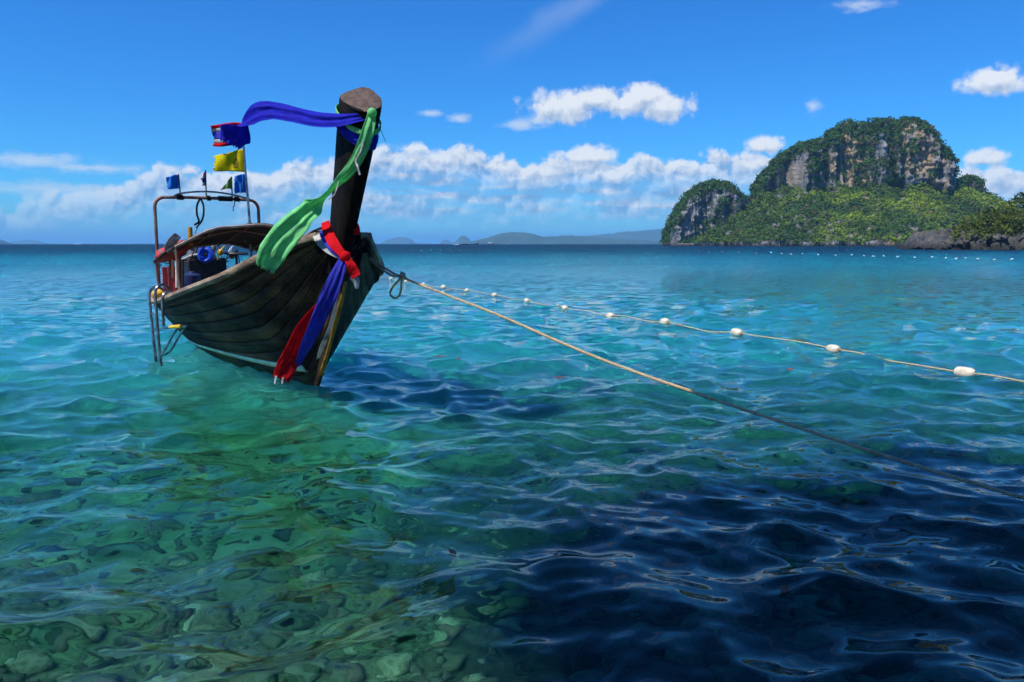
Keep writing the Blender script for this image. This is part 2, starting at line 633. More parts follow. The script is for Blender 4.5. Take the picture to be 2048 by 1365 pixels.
nz.inputs['Scale'].default_value = 4.4
nz.inputs['Detail'].default_value = 5
nz.inputs['Roughness'].default_value = 0.6
big = w.noise(w.mapping(pos, scale=(0.030, 0.055, 1)), 1.0, 4, 0.6)
amp = w.m('MULTIPLY', w.m('ADD', 0.30, w.m('MULTIPLY', far, 1.9)), w.step(big, 0.3, 0.7, 0.65, 1.25))
v1 = w.node('ShaderNodeVectorMath', operation='SUBTRACT')
w.put(v1.inputs[0], nz.outputs[1])
v1.inputs[1].default_value = (0.5, 0.5, 0.5)
v2 = w.node('ShaderNodeVectorMath', operation='SCALE')
w.put(v2.inputs[0], v1.outputs[0])
w.put(v2.inputs['Scale'], amp)
v3 = w.node('ShaderNodeVectorMath', operation='MULTIPLY')
w.put(v3.inputs[0], v2.outputs[0])
v3.inputs[1].default_value = (0.8, 1.3, 0.0)
v4 = w.node('ShaderNodeVectorMath', operation='ADD')
w.put(v4.inputs[0], w.node('ShaderNodeNewGeometry').outputs['Normal'])
w.put(v4.inputs[1], v3.outputs[0])
v5 = w.node('ShaderNodeVectorMath', operation='NORMALIZE')
w.put(v5.inputs[0], v4.outputs[0])
w.put(gl.inputs['Normal'], v5.outputs[0])
w.put(out.inputs['Surface'], gl.outputs[0])
ab = w.node('ShaderNodeVolumeAbsorption')
ab.inputs['Color'].default_value = (0.02, 0.84, 0.885, 1)
ab.inputs['Density'].default_value = 0.72
w.put(out.inputs['Volume'], ab.outputs[0])
sea = mesh('sea', np.stack([X, Y, Zs], -1).reshape(-1, 3), grid_faces(*X.shape), m_sea)
tag(sea, kind='structure')


def wave(x, y):
    """height of the sea near a point"""
    i = np.argmin((X[:, ::3] - x) ** 2 + (Y[:, ::3] - y) ** 2)
    return float(Zs[:, ::3].ravel()[i])


# ------------------------------------------------------------------ foliage
m_leaf = mat('leaf_green', (1, 1, 1), 0.7, c2=(0.55, 0.6, 0.55), scale=1.3, attr=True, trans=0.22, spec=0.25)
m_leaf_far = mat('forest_leaf', (1, 1, 1), 0.85, c2=(0.6, 0.66, 0.6), scale=0.12, attr=True, spec=0.1)
m_bark = mat('bark', (0.10, 0.08, 0.06), 0.9, c2=(0.2, 0.17, 0.13), scale=6, bump=0.6, stretch=(1, 1, 0.3))


def leaf_cloud(C, Rr, N, size, cols, rng, flat=0.8):
    """many leaf-sized triangles on lumpy shells round centres C (k,3) of radius Rr (k,)"""
    k = len(C)
    d = rng.normal(size=(k, N, 3))
    d[..., 2] = np.abs(d[..., 2]) * 1.1 - 0.35
    d /= np.linalg.norm(d, axis=-1, keepdims=True)
    rr = Rr[:, None] * (0.55 + 0.5 * rng.random((k, N)) ** 0.6)
    P = C[:, None, :] + d * rr[..., None] * np.array([1, 1, flat])
    nrm = d + rng.normal(size=d.shape) * 0.55
    nrm /= np.linalg.norm(nrm, axis=-1, keepdims=True)
    a = np.cross(nrm, rng.normal(size=d.shape))
    a /= np.linalg.norm(a, axis=-1, keepdims=True)
    b_ = np.cross(nrm, a)
    s_ = (size[:, None] * (0.6 + 0.8 * rng.random((k, N))))[..., None]
    V = np.stack([P + a * s_, P - a * s_ * 0.5 + b_ * s_ * 0.87, P - a * s_ * 0.5 - b_ * s_ * 0.87], 2).reshape(-1, 3)
    F = np.arange(len(V)).reshape(-1, 3)
    tone = 0.86 + 0.28 * rng.random((k, N, 1))
    c = np.repeat((cols[:, None, :] * tone)[:, :, None, :], 3, 2).reshape(-1, 3)
    return V, F, c


# ------------------------------------------------------------------ karst island
def rock_material(name, sc_=1.0, warm=0.5, tone=1.0):
    m_ = bpy.data.materials.new(name)
    m_.use_nodes = True
    w = NT(m_.node_tree)
    b = m_.node_tree.nodes['Principled BSDF']
    p = w.node('ShaderNodeNewGeometry').outputs['Position']
    n1 = w.noise(w.mapping(p, scale=(0.16 * sc_, 0.16 * sc_, 0.035 * sc_)), 1.0, 6, 0.65)
    n2 = w.noise(w.mapping(p, scale=(0.03 * sc_, 0.03 * sc_, 0.025 * sc_), loc=(2.7, 0, 1.1)), 1.0, 4, 0.55)
    n3 = w.noise(w.mapping(p, scale=(0.5 * sc_, 0.5 * sc_, 0.16 * sc_)), 1.0, 5, 0.7)
    c = w.ramp(n1, [(p_, tuple(tone * q for q in c_)) for p_, c_ in [(0.25, (0.05, 0.056, 0.066)), (0.42, (0.14, 0.147, 0.16)), (0.56, (0.25, 0.255, 0.26)), (0.75, (0.42, 0.41, 0.39))]])
    sep = w.node('ShaderNodeSeparateXYZ')
    w.put(sep.inputs[0], p)
    ochre = w.mix(n3, (0.30, 0.19, 0.09), (0.56, 0.42, 0.25))
    east = w.step(sep.outputs[0], 215.0, 330.0, 0.10, 1.0) if warm > 0.5 else 1.0
    f = w.m('MULTIPLY', w.m('MULTIPLY', w.step(n2, 0.44, 0.60), east), warm)
    c = w.mix(f, c, ochre)
    c = w.mix(w.step(n3, 0.52, 0.66, 0.0, 0.75), c, (0.055, 0.06, 0.06))
    tide = w.step(w.m('ADD', sep.outputs[2], w.m('MULTIPLY', n3, 4.0)), 2.6, 4.6, 0.9, 0.0)      # wet, weed-black tide band
    c = w.mix(tide, c, (0.035, 0.033, 0.03))
    w.put(b.inputs['Base Color'], c)
    b.inputs['Roughness'].default_value = 0.95
    b.inputs['Specular IOR Level'].default_value = 0.15
    bn = w.node('ShaderNodeBump')
    bn.inputs['Distance'].default_value = 2.5 / sc_
    bn.inputs['Strength'].default_value = 0.8
    w.put(bn.inputs['Height'], n3)
    w.put(b.inputs['Normal'], bn.outputs[0])
    return m_


m_rock = rock_material('limestone', 1.0, 0.85)
m_rock_dark = rock_material('dark_limestone', 3.0, 0.12, 0.42)


def island(name, top, base, y_shore, y_cliff, label, soil=None):
    """top, base: outlines (px, py) of the summit line and of the cliff foot"""
    px = np.array([q[0] for q in top], float)
    # more columns where the outline is steep
    fine = np.linspace(px[0], px[-1], 4000)
    hy = np.interp(fine, px, [q[1] for q in top])
    wgt = 1 + 0.8 * np.abs(np.gradient(hy, fine))
    cum = np.concatenate([[0], np.cumsum(wgt[1:])])
    cols = np.interp(np.linspace(0, cum[-1], 430), cum, fine)
    n = len(cols)
    jag = (fbm(cols * 0.11, 0 * cols, 0, 4, 5) - 0.5) * 9
    ty = np.interp(cols, px, [q[1] for q in top]) + 5 + jag * np.clip((488 - np.interp(cols, px, [q[1] for q in top])) / 60, 0, 1)
    by = np.interp(cols, [q[0] for q in base], [q[1] for q in base])
    ys = np.interp(cols, [q[0] for q in y_shore], [q[1] for q in y_shore]) + (fbm(cols * 0.05, 0 * cols + 3, 0, 4, 6) - 0.5) * 22
    yc = np.interp(cols, [q[0] for q in y_cliff], [q[1] for q in y_cliff]) + (fbm(cols * 0.035, 0 * cols + 8, 0, 4, 7) - 0.5) * 40
    ht = (488 - ty) / FPX * (yc + 18)
    hb_ = np.minimum((488 - by) / FPX * yc, ht * 0.97)
    ht, hb_ = np.maximum(ht, 0.5), np.maximum(hb_, 0.4)
    # profile: shore > rock step > apron > cliff > cap > back
    u = np.concatenate([np.linspace(0, 0.06, 8), np.linspace(0.06, 0.42, 46)[1:], np.linspace(0.42, 0.74, 64)[1:], np.linspace(0.74, 0.86, 22)[1:], np.linspace(0.86, 1, 14)[1:]])
    prof_u = [0, 0.05, 0.2, 0.42, 0.5, 0.66, 0.74, 0.80, 0.86, 1.0]
    V = np.zeros((len(u), n, 3))
    for j in range(n):
        h1, h2 = hb_[j], ht[j]
        dc = max(h2 - h1, 0.3)
        pyv = [ys[j], ys[j] + 2, ys[j] + (yc[j] - ys[j]) * 0.36, yc[j], yc[j] + 0.07 * dc, yc[j] + 0.14 * dc, yc[j] + 0.28 * dc + 2, yc[j] + 22, yc[j] + 45, yc[j] + 95]
        pzv = [-3, min(3.0, h1 * 0.5), h1 * 0.45, h1, h1 + dc * 0.30, h1 + dc * 0.72, h1 + dc * 0.93, h2, h2 * 0.93, -3]
        V[:, j, 1] = np.interp(u, prof_u, pyv)
        V[:, j, 2] = np.interp(u, prof_u, pzv)
    V[:, :, 0] = (cols[None, :] - 1024) / FPX * (0.35 * V[:, :, 1] + 0.65 * (yc[None, :] + 10))
    x_, z_ = V[..., 0], V[..., 2]
    cl = np.clip((u - 0.40) / 0.06, 0, 1) * np.clip((0.86 - u) / 0.12, 0, 1)
    # buttresses, clefts and ledges on the cliff; hummocks on the apron
    big = (fbm(x_ * 0.045, z_ * 0.012, 0, 3, 21) - 0.5) * 34
    rib = -np.abs(fbm(x_ * 0.13, z_ * 0.03, 0, 4, 22) - 0.5) * 26
    led = (fbm(x_ * 0.2, z_ * 0.22, 0, 4, 23) - 0.5) * 9
    V[..., 1] += cl[:, None] * (big + rib + 1.3 * led) * np.clip((ht - hb_) / 30, 0.15, 1)[None, :]
    apr = np.clip(u / 0.08, 0, 1) * np.clip((0.46 - u) / 0.06, 0, 1)
    V[..., 2] += apr[:, None] * (fbm(x_ * 0.05, V[..., 1] * 0.05, 0, 4, 24) - 0.5) * 14 * np.clip(hb_ / 30, 0, 1)[None, :]
    cap_ = np.clip((u - 0.70) / 0.06, 0, 1) * np.clip((0.9 - u) / 0.06, 0, 1)
    V[..., 2] += cap_[:, None] * (fbm(x_ * 0.09, V[..., 1] * 0.07, 0, 4, 25) - 0.5) * 7 * np.clip(ht / 40, 0, 1)[None, :]
    root = empty(name, (float(np.mean(V[..., 0])), float(np.mean(yc)), 0))
    off = np.array([root.location.x, root.location.y, 0])
    me = mesh('rock_mass', (V - off).reshape(-1, 3), grid_faces(len(u), n), m_rock, root, smooth=False)
    tag(root, label, 'island')
    return root, V, u, cols, off


TOP = [(1333, 491), (1336, 478), (1338, 452), (1349, 423), (1364, 398), (1380, 377), (1400, 361), (1425, 358), (1448, 365), (1464, 377), (1478, 388), (1488, 400),
       (1505, 398), (1513, 384), (1516, 354), (1530, 337), (1554, 312), (1574, 292), (1600, 284), (1616, 282), (1640, 269), (1660, 254), (1690, 244), (1740, 241),
       (1790, 238), (1824, 241), (1836, 254), (1841, 274), (1850, 287), (1866, 292), (1877, 311), (1885, 337), (1893, 352), (1897, 372), (1904, 366), (1914, 351),
       (1930, 350), (1943, 368), (1954, 386), (1975, 399), (1998, 410), (2030, 425), (2080, 455), (2110, 491)]
BASE = [(1333, 489), (1345, 484), (1400, 472), (1440, 448), (1470, 420), (1490, 404), (1515, 388), (1560, 380), (1620, 376), (1640, 384), (1660, 372), (1700, 378), (1740, 374), (1800, 376),
        (1850, 382), (1880, 390), (1900, 378), (1940, 392), (2000, 415), (2110, 490)]
isle, IV, iu, icols, ioff = island('karst_island', TOP, BASE,
                                   [(1330, 700), (1400, 672), (1480, 640), (1600, 612), (1750, 600), (1900, 600), (2110, 640)],
                                   [(1330, 712), (1400, 705), (1500, 720), (1650, 715), (1800, 705), (1900, 712), (2110, 700)],
                                   'tall grey and ochre limestone island with green slopes on the right horizon')

# vegetation over the island, far too many bushes to count
P4 = IV
fc = 0.25 * (P4[:-1, :-1] + P4[1:, :-1] + P4[:-1, 1:] + P4[1:, 1:])
e1, e2 = P4[1:, :-1] - P4[:-1, :-1], P4[:-1, 1:] - P4[:-1, :-1]
fn = np.cross(e2, e1)
fa = np.linalg.norm(fn, axis=-1)
fz = fn[..., 2] / np.maximum(fa, 1e-6)
um = 0.5 * (iu[:-1] + iu[1:])[:, None] + 0 * fz
patch = fbm(fc[..., 0] * 0.06, fc[..., 2] * 0.06, fc[..., 1] * 0.02, 4, 31)
dens = np.where(um < 0.43, 1.0, np.where(um > 0.69, 1.0, np.clip((patch - 0.57) * 8, 0, 0.8) + np.clip(fz - 0.5, 0, 1)))
gully = np.exp(-((fc[..., 0] / (fc[..., 1]) * FPX + 1024 - 1718) / 18.0) ** 2) + 0.8 * np.exp(-((fc[..., 0] / (fc[..., 1]) * FPX + 1024 - 1625) / 14.0) ** 2) * (um > 0.5)
dens = np.where((um >= 0.43) & (um <= 0.69), np.clip(dens + gully, 0, 1), dens)
pxc = fc[..., 0] / fc[..., 1] * FPX + 1024
dens = np.where((um > 0.64), np.maximum(dens, np.clip((patch - 0.46) * 7, 0, 1)), dens)
dens = np.where((pxc < 1490) & (um > 0.42) & (um < 0.62), np.clip((patch - 0.46) * 7, 0, 1) * np.clip((pxc - 1370) / 60, 0.0, 1), dens)
dens = np.where(fc[..., 2] < 2.2 + 5 * np.clip(patch - 0.5, 0, 1), 0, dens) * (um < 0.87)
pr = (fa * dens).ravel()
rng = np.random.default_rng(5)
NB = 10500
idx = rng.choice(len(pr), NB, p=pr / pr.sum())
C = fc.reshape(-1, 3)[idx] + rng.normal(size=(NB, 3)) * np.array([1.0, 0.8, 0.3])
cz, cu = C[:, 2], um.ravel()[idx]
rb = 1.6 + 3.2 * rng.random(NB) ** 2.2
mixn = fbm(C[:, 0] * 0.035, C[:, 1] * 0.05, cz * 0.03, 3, 33)
pxb = C[:, 0] / C[:, 1] * FPX + 1024
lim = np.clip((mixn - 0.38) * 3.2, 0, 1) * np.clip((pxb - 1480) / 200, 0.25, 1) * (cu < 0.43)
lim = np.clip(lim + 0.12 * rng.random(NB) * (cu < 0.43), 0, 1)
dark = np.array([0.058, 0.120, 0.026])
lime = np.array([0.25, 0.335, 0.032])
cols_ = dark * (1 - lim[:, None]) + lime * lim[:, None]
brown = (rng.random(NB) < 0.06)
cols_[brown] = np.array([0.13, 0.11, 0.06])
cols_ *= (0.78 + 0.44 * rng.random((NB, 1)))
V, F, c = leaf_cloud(C + np.array([0, 0, 0.4]), rb, 44, 0.34 + 0.12 * rb, cols_, rng, 0.85)
o = mesh('forest', V - ioff, F, m_leaf_far, isle, smooth=False, col=c)
o['kind'] = 'stuff'

# ------------------------------------------------------------------ near headland on the right
HT = [(1852, 501), (1860, 493), (1880, 487), (1905, 484), (1915, 478), (1945, 472), (1985, 470), (2020, 468), (2060, 462), (2130, 456), (2250, 462), (2330, 503)]
hp = np.interp(np.linspace(0, 1, 150), np.linspace(0, 1, 12), [q[0] for q in HT])
hy = np.interp(hp, [q[0] for q in HT], [q[1] for q in HT]) + (fbm(hp * 0.07, hp * 0, 0, 4, 50) - 0.5) * 10
D0 = 235.0
uu = np.linspace(0, 1, 40)
V = np.zeros((40, 150, 3))
hz = np.maximum((488 - hy) / FPX * D0 + 1.7, 0.2)
for i, q in enumerate(uu):
    f_ = np.interp(q, [0, 0.18, 0.45, 0.6, 0.8, 1], [-0.5, 0.45, 0.95, 1.25, 1.2, -0.5])
    yy = np.interp(q, [0, 0.18, 0.45, 0.6, 0.8, 1], [-6, -2.5, 0, 9, 30, 48])
    V[i, :, 1] = D0 + yy * np.clip(hz / 4, 0.3, 1.2)
    V[i, :, 2] = np.where(f_ < 0, -1.5, hz * f_)
V[..., 0] = (hp[None, :] - 1024) / FPX * D0 * (1 + 0 * V[..., 1])
rk = np.clip(uu / 0.1, 0, 1) * np.clip((0.75 - uu) / 0.2, 0, 1)
V[..., 1] += rk[:, None] * ((fbm(V[..., 0] * 0.35, V[..., 2] * 0.5, 0, 4, 51) - 0.5) * 9 - np.abs(fbm(V[..., 0] * 0.9, V[..., 2] * 0.6, 0, 4, 52) - 0.5) * 9)
V[..., 2] += np.clip(uu / 0.1, 0, 1)[:, None] * np.clip((0.95 - uu) / 0.1, 0, 1)[:, None] * ((fbm(V[..., 0] * 0.8, V[..., 2] * 0.9, 3, 4, 53) - 0.5) * 3.0 + (fbm(V[..., 0] * 1.6, V[..., 1] * 1.2, 3, 3, 54) - 0.5) * 2.2)
head = empty('rocky_headland', (float(V[..., 0].mean()), D0, 0))
hoff = np.array(head.location)
mesh('rock_mass', (V - hoff).reshape(-1, 3), grid_faces(40, 150), m_rock_dark, head, smooth=False)
tag(head, 'low dark rock headland at the right edge before the island', 'headland')


def tree(name, base, h, r, label, group, rng, dark_c, lime_c, n_leaf=420, lean=0.0, leaf=0.30, lumps=9, mat_=None):
    root = empty(name, base)
    tb = MB()
    pts = [(0, 0, -0.8), (0.05 * h, 0, 0.3 * h), (lean * h, 0, 0.62 * h)]
    tb.tube(catmull(pts, 7), [0.05 * h * (1 - 0.10 * i) for i in range(7)], 7)
    for q in range(5):
        a = rng.random() * 6.28
        s_ = Vector((0.05 * h + 0.5 * lean * h, 0, (0.3 + 0.06 * q) * h))
        tb.tube([s_, s_ + Vector((math.cos(a) * r * 0.35, math.sin(a) * r * 0.35, 0.16 * h)), s_ + Vector((math.cos(a) * r * 0.7, math.sin(a) * r * 0.7, 0.26 * h))], [0.022 * h, 0.015 * h, 0.007 * h], 5)
    tb.build('trunk', m_bark, root, smooth=True)
    C = rng.normal(size=(lumps, 3)) * np.array([0.42 * r, 0.42 * r, 0.16 * h]) + np.array([lean * h, 0, 0.70 * h])
    C[:, 2] = np.clip(C[:, 2] - 0.12 * h, 0.22 * h, 0.95 * h)
    R_ = r * (0.35 + 0.25 * rng.random(lumps))
    t_ = rng.random((lumps, 1))
    cc = (np.array(dark_c) * (1 - t_) + np.array(lime_c) * t_) * (0.75 + 0.5 * rng.random((lumps, 1)))
    V, F, c = leaf_cloud(C, R_, max(12, n_leaf // lumps), np.full(lumps, leaf), cc, rng, 0.75)
    mesh('crown', V, F, mat_ or m_leaf, root, smooth=False, col=c)
    tag(root, label, 'tree', group)
    return root


rng = np.random.default_rng(21)
spots = [(1922, 468, 0.75), (1940, 462, 0.95), (1958, 462, 1.0), (1975, 458, 1.05), (1992, 458, 1.0), (2008, 460, 1.1), (2025, 455, 1.15), (2040, 452, 1.3), (2062, 450, 1.2), (2090, 448, 1.2),
         (1948, 452, 0.9), (1966, 447, 0.9), (1984, 444, 1.0), (2002, 442, 1.0), (2020, 440, 1.1), (2046, 436, 1.4), (1900, 476, 0.5), (2080, 440, 1.2), (1912, 474, 0.6), (1930, 472, 0.65), (1950, 470, 0.7), (1968, 469, 0.7), (1988, 468, 0.75), (2012, 466, 0.8), (2034, 464, 0.8), (2054, 462, 0.8)]
words = ['lowest', 'second', 'third', 'fourth', 'fifth', 'sixth', 'seventh', 'eighth', 'ninth', 'tenth']
order = sorted(range(len(spots)), key=lambda i: spots[i][0])
rank = {i: k for k, i in enumerate(order)}
names = ['first', 'second', 'third', 'fourth', 'fifth', 'sixth', 'seventh', 'eighth', 'ninth', 'tenth', 'eleventh', 'twelfth', 'thirteenth', 'fourteenth', 'fifteenth', 'sixteenth', 'seventeenth', 'eighteenth', 'nineteenth', 'twentieth', 'twenty-first', 'twenty-second', 'twenty-third', 'twenty-fourth', 'twenty-fifth', 'twenty-sixth']
for i, (px, py, s_) in enumerate(spots):
    yb = D0 + (4 if i < 10 else (12 if i < 18 else -0.5)) + rng.random() * 3
    p = at(px, py + 12, yb)
    p.z = max(p.z - 1.6, -0.5)
    tree('headland_tree', p, 7.4 * s_ * (0.9 + 0.2 * rng.random()), 4.3 * s_, f'dense green tree on the right headland, {names[rank[i]]} from its left end', 'trees on the near headland', rng,
         (0.045, 0.085, 0.018), (0.19, 0.22, 0.025), 640, 0.05, 0.34, 14)
tall = at(2042, 436, D0 + 16)
tree('umbrella_tree', tall, 8.0, 3.2, 'dark flat-topped tree rising highest above the right headland', None, rng, (0.02, 0.04, 0.012), (0.05, 0.08, 0.015), 460, 0.05, 0.3, 9)


# ------------------------------------------------------------------ far hills in the haze
m_hill = mat('hill_forest', (0.035, 0.06, 0.025), 0.95, c2=(0.06, 0.085, 0.04), scale=0.004, spec=0.05)


def hill(name, prof, D, depth, label, seed):
    px = np.linspace(prof[0][0], prof[-1][0], 140)
    py = np.interp(px, [q[0] for q in prof], [q[1] for q in prof])
    h = np.maximum((487.6 - py) / FPX * D, 0) * (1 + 0.16 * (fbm(px * 0.12, 0 * px, 0, 4, seed) - 0.5))
    q = np.linspace(-1, 1, 25)
    V = np.zeros((25, 140, 3))
    V[..., 1] = D + q[:, None] * depth
    V[..., 2] = h[None, :] * np.clip(1 - np.abs(q[:, None]) ** 1.5, 0, 1) - 2
    V[..., 0] = (px[None, :] - 1024) / FPX * D
    V[..., 2] += (fbm(V[..., 0] / 240, V[..., 1] / 240, 0, 4, seed + 3) - 0.5) * 0.35 * V[..., 2].clip(0) * (np.abs(q[:, None]) > 0.08)
    cx = float(V[..., 0].mean())
    V -= np.array([cx, D, 0])
    o = mesh(name, V.reshape(-1, 3), grid_faces(25, 140), m_hill, smooth=True)
    o.location = (cx, D, 0)
    tag(o, label, 'hill', kind='structure')
    return o


hill('hill', [(925, 488), (950, 481), (985, 473), (1000, 466), (1020, 463), (1050, 464), (1075, 470), (1090, 474), (1110, 472), (1140, 470), (1180, 474), (1230, 477), (1290, 480), (1360, 485), (1400, 488)], 7000, 500,
     'round-topped forested hill on the horizon right of the prow', 61)
hill('hill', [(1080, 488), (1130, 476), (1180, 470), (1240, 466), (1290, 461), (1340, 457), (1420, 452), (1600, 458), (1700, 488)], 10500, 900, 'long hazy ridge behind the karst island', 62)
hill('hill', [(762, 488), (775, 480), (790, 476), (800, 474), (815, 475), (826, 480), (832, 488)], 12500, 300, 'small blue karst islet just right of the prow', 63)
hill('hill', [(906, 488), (915, 479), (922, 473), (929, 471), (935, 474), (942, 481), (946, 488)], 9500, 150, 'pointed blue islet left of the round-topped hill', 64)
hill('hill', [(878, 488), (886, 482), (895, 479), (904, 483), (908, 488)], 13500, 200, 'tiny blue islet beside the pointed one', 65)
hill('hill', [(690, 488), (730, 482), (770, 484), (850, 485), (900, 488)], 20000, 300, 'faintest low coast on the horizon behind the prow', 66)
hill('hill', [(-40, 488), (-10, 476), (4, 479), (14, 488)], 7000, 200, 'dark hill end at the left edge of the horizon', 67)
hill('hill', [(10, 488), (40, 482), (66, 479), (90, 484), (115, 488)], 15000, 250, 'pale blue hill at the left of the horizon', 68)
hill('hill', [(250, 488), (290, 485), (340, 486), (380, 488)], 20000, 250, 'very faint low hill on the left horizon before the boat stern', 69)


# ------------------------------------------------------------------ materials of the boat
m_hull = mat('hull_wood', (0.014, 0.010, 0.007), 0.7, c2=(0.23, 0.13, 0.062), scale=2.6, bump=0.9, bscale=26, stretch=(0.35, 1, 1.2), contrast=(0.30, 0.95), spec=0.2, detail=9)
w = NT(m_hull.node_tree)
hb_ = m_hull.node_tree.nodes['Principled BSDF']
src = hb_.inputs['Base Color'].links[0].from_socket
hv_ = w.node('ShaderNodeHueSaturation')
w.put(hv_.inputs['Color'], src)
w.put(hv_.inputs['Value'], w.m('ADD', 0.6, w.m('MULTIPLY', w.node('ShaderNodeObjectInfo').outputs['Random'], 0.9)))
w.put(hb_.inputs['Base Color'], hv_.outputs[0])
m_hull_in = mat('hull_inside', (0.10, 0.045, 0.025), 0.8, c2=(0.05, 0.03, 0.02), scale=5, stretch=(0.3, 1, 1))
m_rail = mat('weathered_rail', (0.46, 0.34, 0.23), 0.8, c2=(0.20, 0.13, 0.09), scale=6, bump=0.7, bscale=40, stretch=(0.3, 1, 1))
m_post = mat('black_prow_wood', (0.005, 0.004, 0.004), 0.7, c2=(0.016, 0.011, 0.009), scale=6, bump=0.5, bscale=22, stretch=(1, 1, 0.2), spec=0.12)
m_endgrain = mat('end_grain', (0.14, 0.09, 0.065), 0.85, c2=(0.07, 0.047, 0.035), scale=14, bump=0.6, bscale=40)
m_deck = mat('red_deck_board', (0.24, 0.075, 0.035), 0.6, c2=(0.15, 0.05, 0.028), scale=9, stretch=(0.2, 1, 1), bump=0.3)
m_stripe = mat('stripe_paint', (0.68, 0.76, 0.66), 0.7, c2=(0.40, 0.48, 0.38), scale=6, contrast=(0.42, 0.7), bump=0.3)
m_yellow = mat('old_yellow_paint', (0.55, 0.26, 0.02), 0.7, c2=(0.16, 0.08, 0.02), scale=9, contrast=(0.45, 0.7), bump=0.4)
m_white_rag = mat('white_rag', (0.62, 0.60, 0.56), 0.9, c2=(0.30, 0.28, 0.25), scale=12, bump=0.5)
m_tarp = mat('brown_tarp', (0.040, 0.026, 0.022), 0.75, c2=(0.025, 0.018, 0.018), scale=4, bump=0.4, bscale=9)
m_tarp_top = mat('tarp_edge', (0.42, 0.33, 0.24), 0.8, c2=(0.25, 0.18, 0.13), scale=10)
m_rust = mat('rusty_pipe', (0.26, 0.10, 0.06), 0.55, c2=(0.34, 0.26, 0.22), scale=7, metal=0.3, bump=0.2, contrast=(0.45, 0.7))
m_steel = mat('stainless_tube', (0.42, 0.41, 0.40), 0.32, c2=(0.16, 0.15, 0.15), scale=9, metal=0.9)
m_black = mat('black_iron', (0.012, 0.012, 0.013), 0.5, c2=(0.03, 0.028, 0.026), scale=9, bump=0.2)
m_grey = mat('engine_grey', (0.20, 0.20, 0.20), 0.5, c2=(0.10, 0.10, 0.10), scale=12, metal=0.3)
m_blue_p = mat('blue_plastic', (0.012, 0.07, 0.55), 0.35)
m_yel_p = mat('yellow_plastic', (0.75, 0.42, 0.02), 0.5)
m_red_p = mat('red_paint', (0.52, 0.045, 0.06), 0.6, c2=(0.28, 0.04, 0.04), scale=9)
m_white_p = mat('white_paint', (0.75, 0.74, 0.70), 0.5, c2=(0.6, 0.58, 0.52), scale=8)
m_navy = mat('navy_drum', (0.02, 0.03, 0.12), 0.4)
m_rope = mat('manila_rope', (0.62, 0.46, 0.28), 0.9, c2=(0.44, 0.31, 0.18), scale=20)
m_rope_dark = mat('black_rope', (0.012, 0.012, 0.016), 0.8)


def cloth_mat(name, c, c2=None, trans=0.42):
    return mat(name, c, 0.75, c2=c2 or tuple(q * 0.80 for q in c), scale=9, trans=trans, spec=0.1, bump=0.25, bscale=60)


m_c_blue = cloth_mat('royal_blue_cloth', (0.030, 0.034, 0.62))
m_c_green = cloth_mat('mint_green_cloth', (0.30, 0.88, 0.36))
m_c_red = cloth_mat('red_cloth', (0.86, 0.012, 0.022))
m_c_viol = cloth_mat('violet_blue_cloth', (0.075, 0.080, 0.66))
m_c_white = cloth_mat('grey_white_cloth', (0.55, 0.57, 0.60))
m_c_yellow = cloth_mat('yellow_cloth', (0.92, 0.76, 0.012))
m_c_sky = cloth_mat('sky_blue_cloth', (0.03, 0.27, 0.78))
m_c_lime = cloth_mat('pale_green_cloth', (0.30, 0.52, 0.16))

# ------------------------------------------------------------------ longtail boat
OB = on_water(632, 768)
HEAD = rad(36.5)
hv = Vector((math.sin(HEAD), -math.cos(HEAD), 0))
boat = empty('longtail_boat', OB, math.atan2(hv.y, hv.x))
tag(boat, 'dark wooden longtail boat with tall black prow moored in the bay', 'boat')
M_BOAT = Matrix.Translation(OB) @ Matrix.Rotation(math.atan2(hv.y, hv.x), 4, 'Z')
TO_BOAT = M_BOAT.inverted()


def loc(px, py, y):
    """boat coordinates (forward, port, up) of a point of the photograph y metres from the shore"""
    return TO_BOAT @ at(px, py, y)


KEEL = [(0, 1.02, 1.50), (.1, .7, 1.0), (.2, .33, .45), (.3, -.02, -.02), (.38, -.5, -.14), (.5, -1.5, -.22), (.7, -3.4, -.22), (.85, -4.8, -.08), (1, -5.9, .2)]
GUN = [(0, .92, .29, 1.78), (.1, .6, .48, 1.69), (.2, .3, .69, 1.56), (.3, -.1, .97, 1.35), (.38, -.6, 1.03, 1.25), (.5, -1.6, 1.07, 1.09), (.7, -3.4, .97, .86), (.85, -4.8, .78, .76), (1, -6.05, .5, .74)]
POW = [(0, 1.0), (.1, 1.06), (.2, 1.08), (.3, 1.02), (.5, .86), (.7, .72), (1, .7)]


def smooth_interp(T, c, t):
    xs = np.array([r[0] for r in T])
    dense = catmull([(r[0], r[c]) for r in T], 400)
    return np.interp(t, dense[:, 0], dense[:, 1])


def hull_pt(t, v, side, push=0.0):
    t = np.asarray(t, float)
    ks, kz = smooth_interp(KEEL, 1, t), smooth_interp(KEEL, 2, t)
    gs, gb, gz = smooth_interp(GUN, 1, t), smooth_interp(GUN, 2, t), smooth_interp(GUN, 3, t)
    p = np.interp(t, [q[0] for q in POW], [q[1] for q in POW])
    vv = np.clip(v, 1e-4, 2) ** p
    return np.stack([ks + (gs - ks) * v, side * (gb * vv + push), kz + (gz - kz) * v], -1)


TT = np.linspace(0, 1, 61)
VV = np.linspace(0.0, 1, 17)
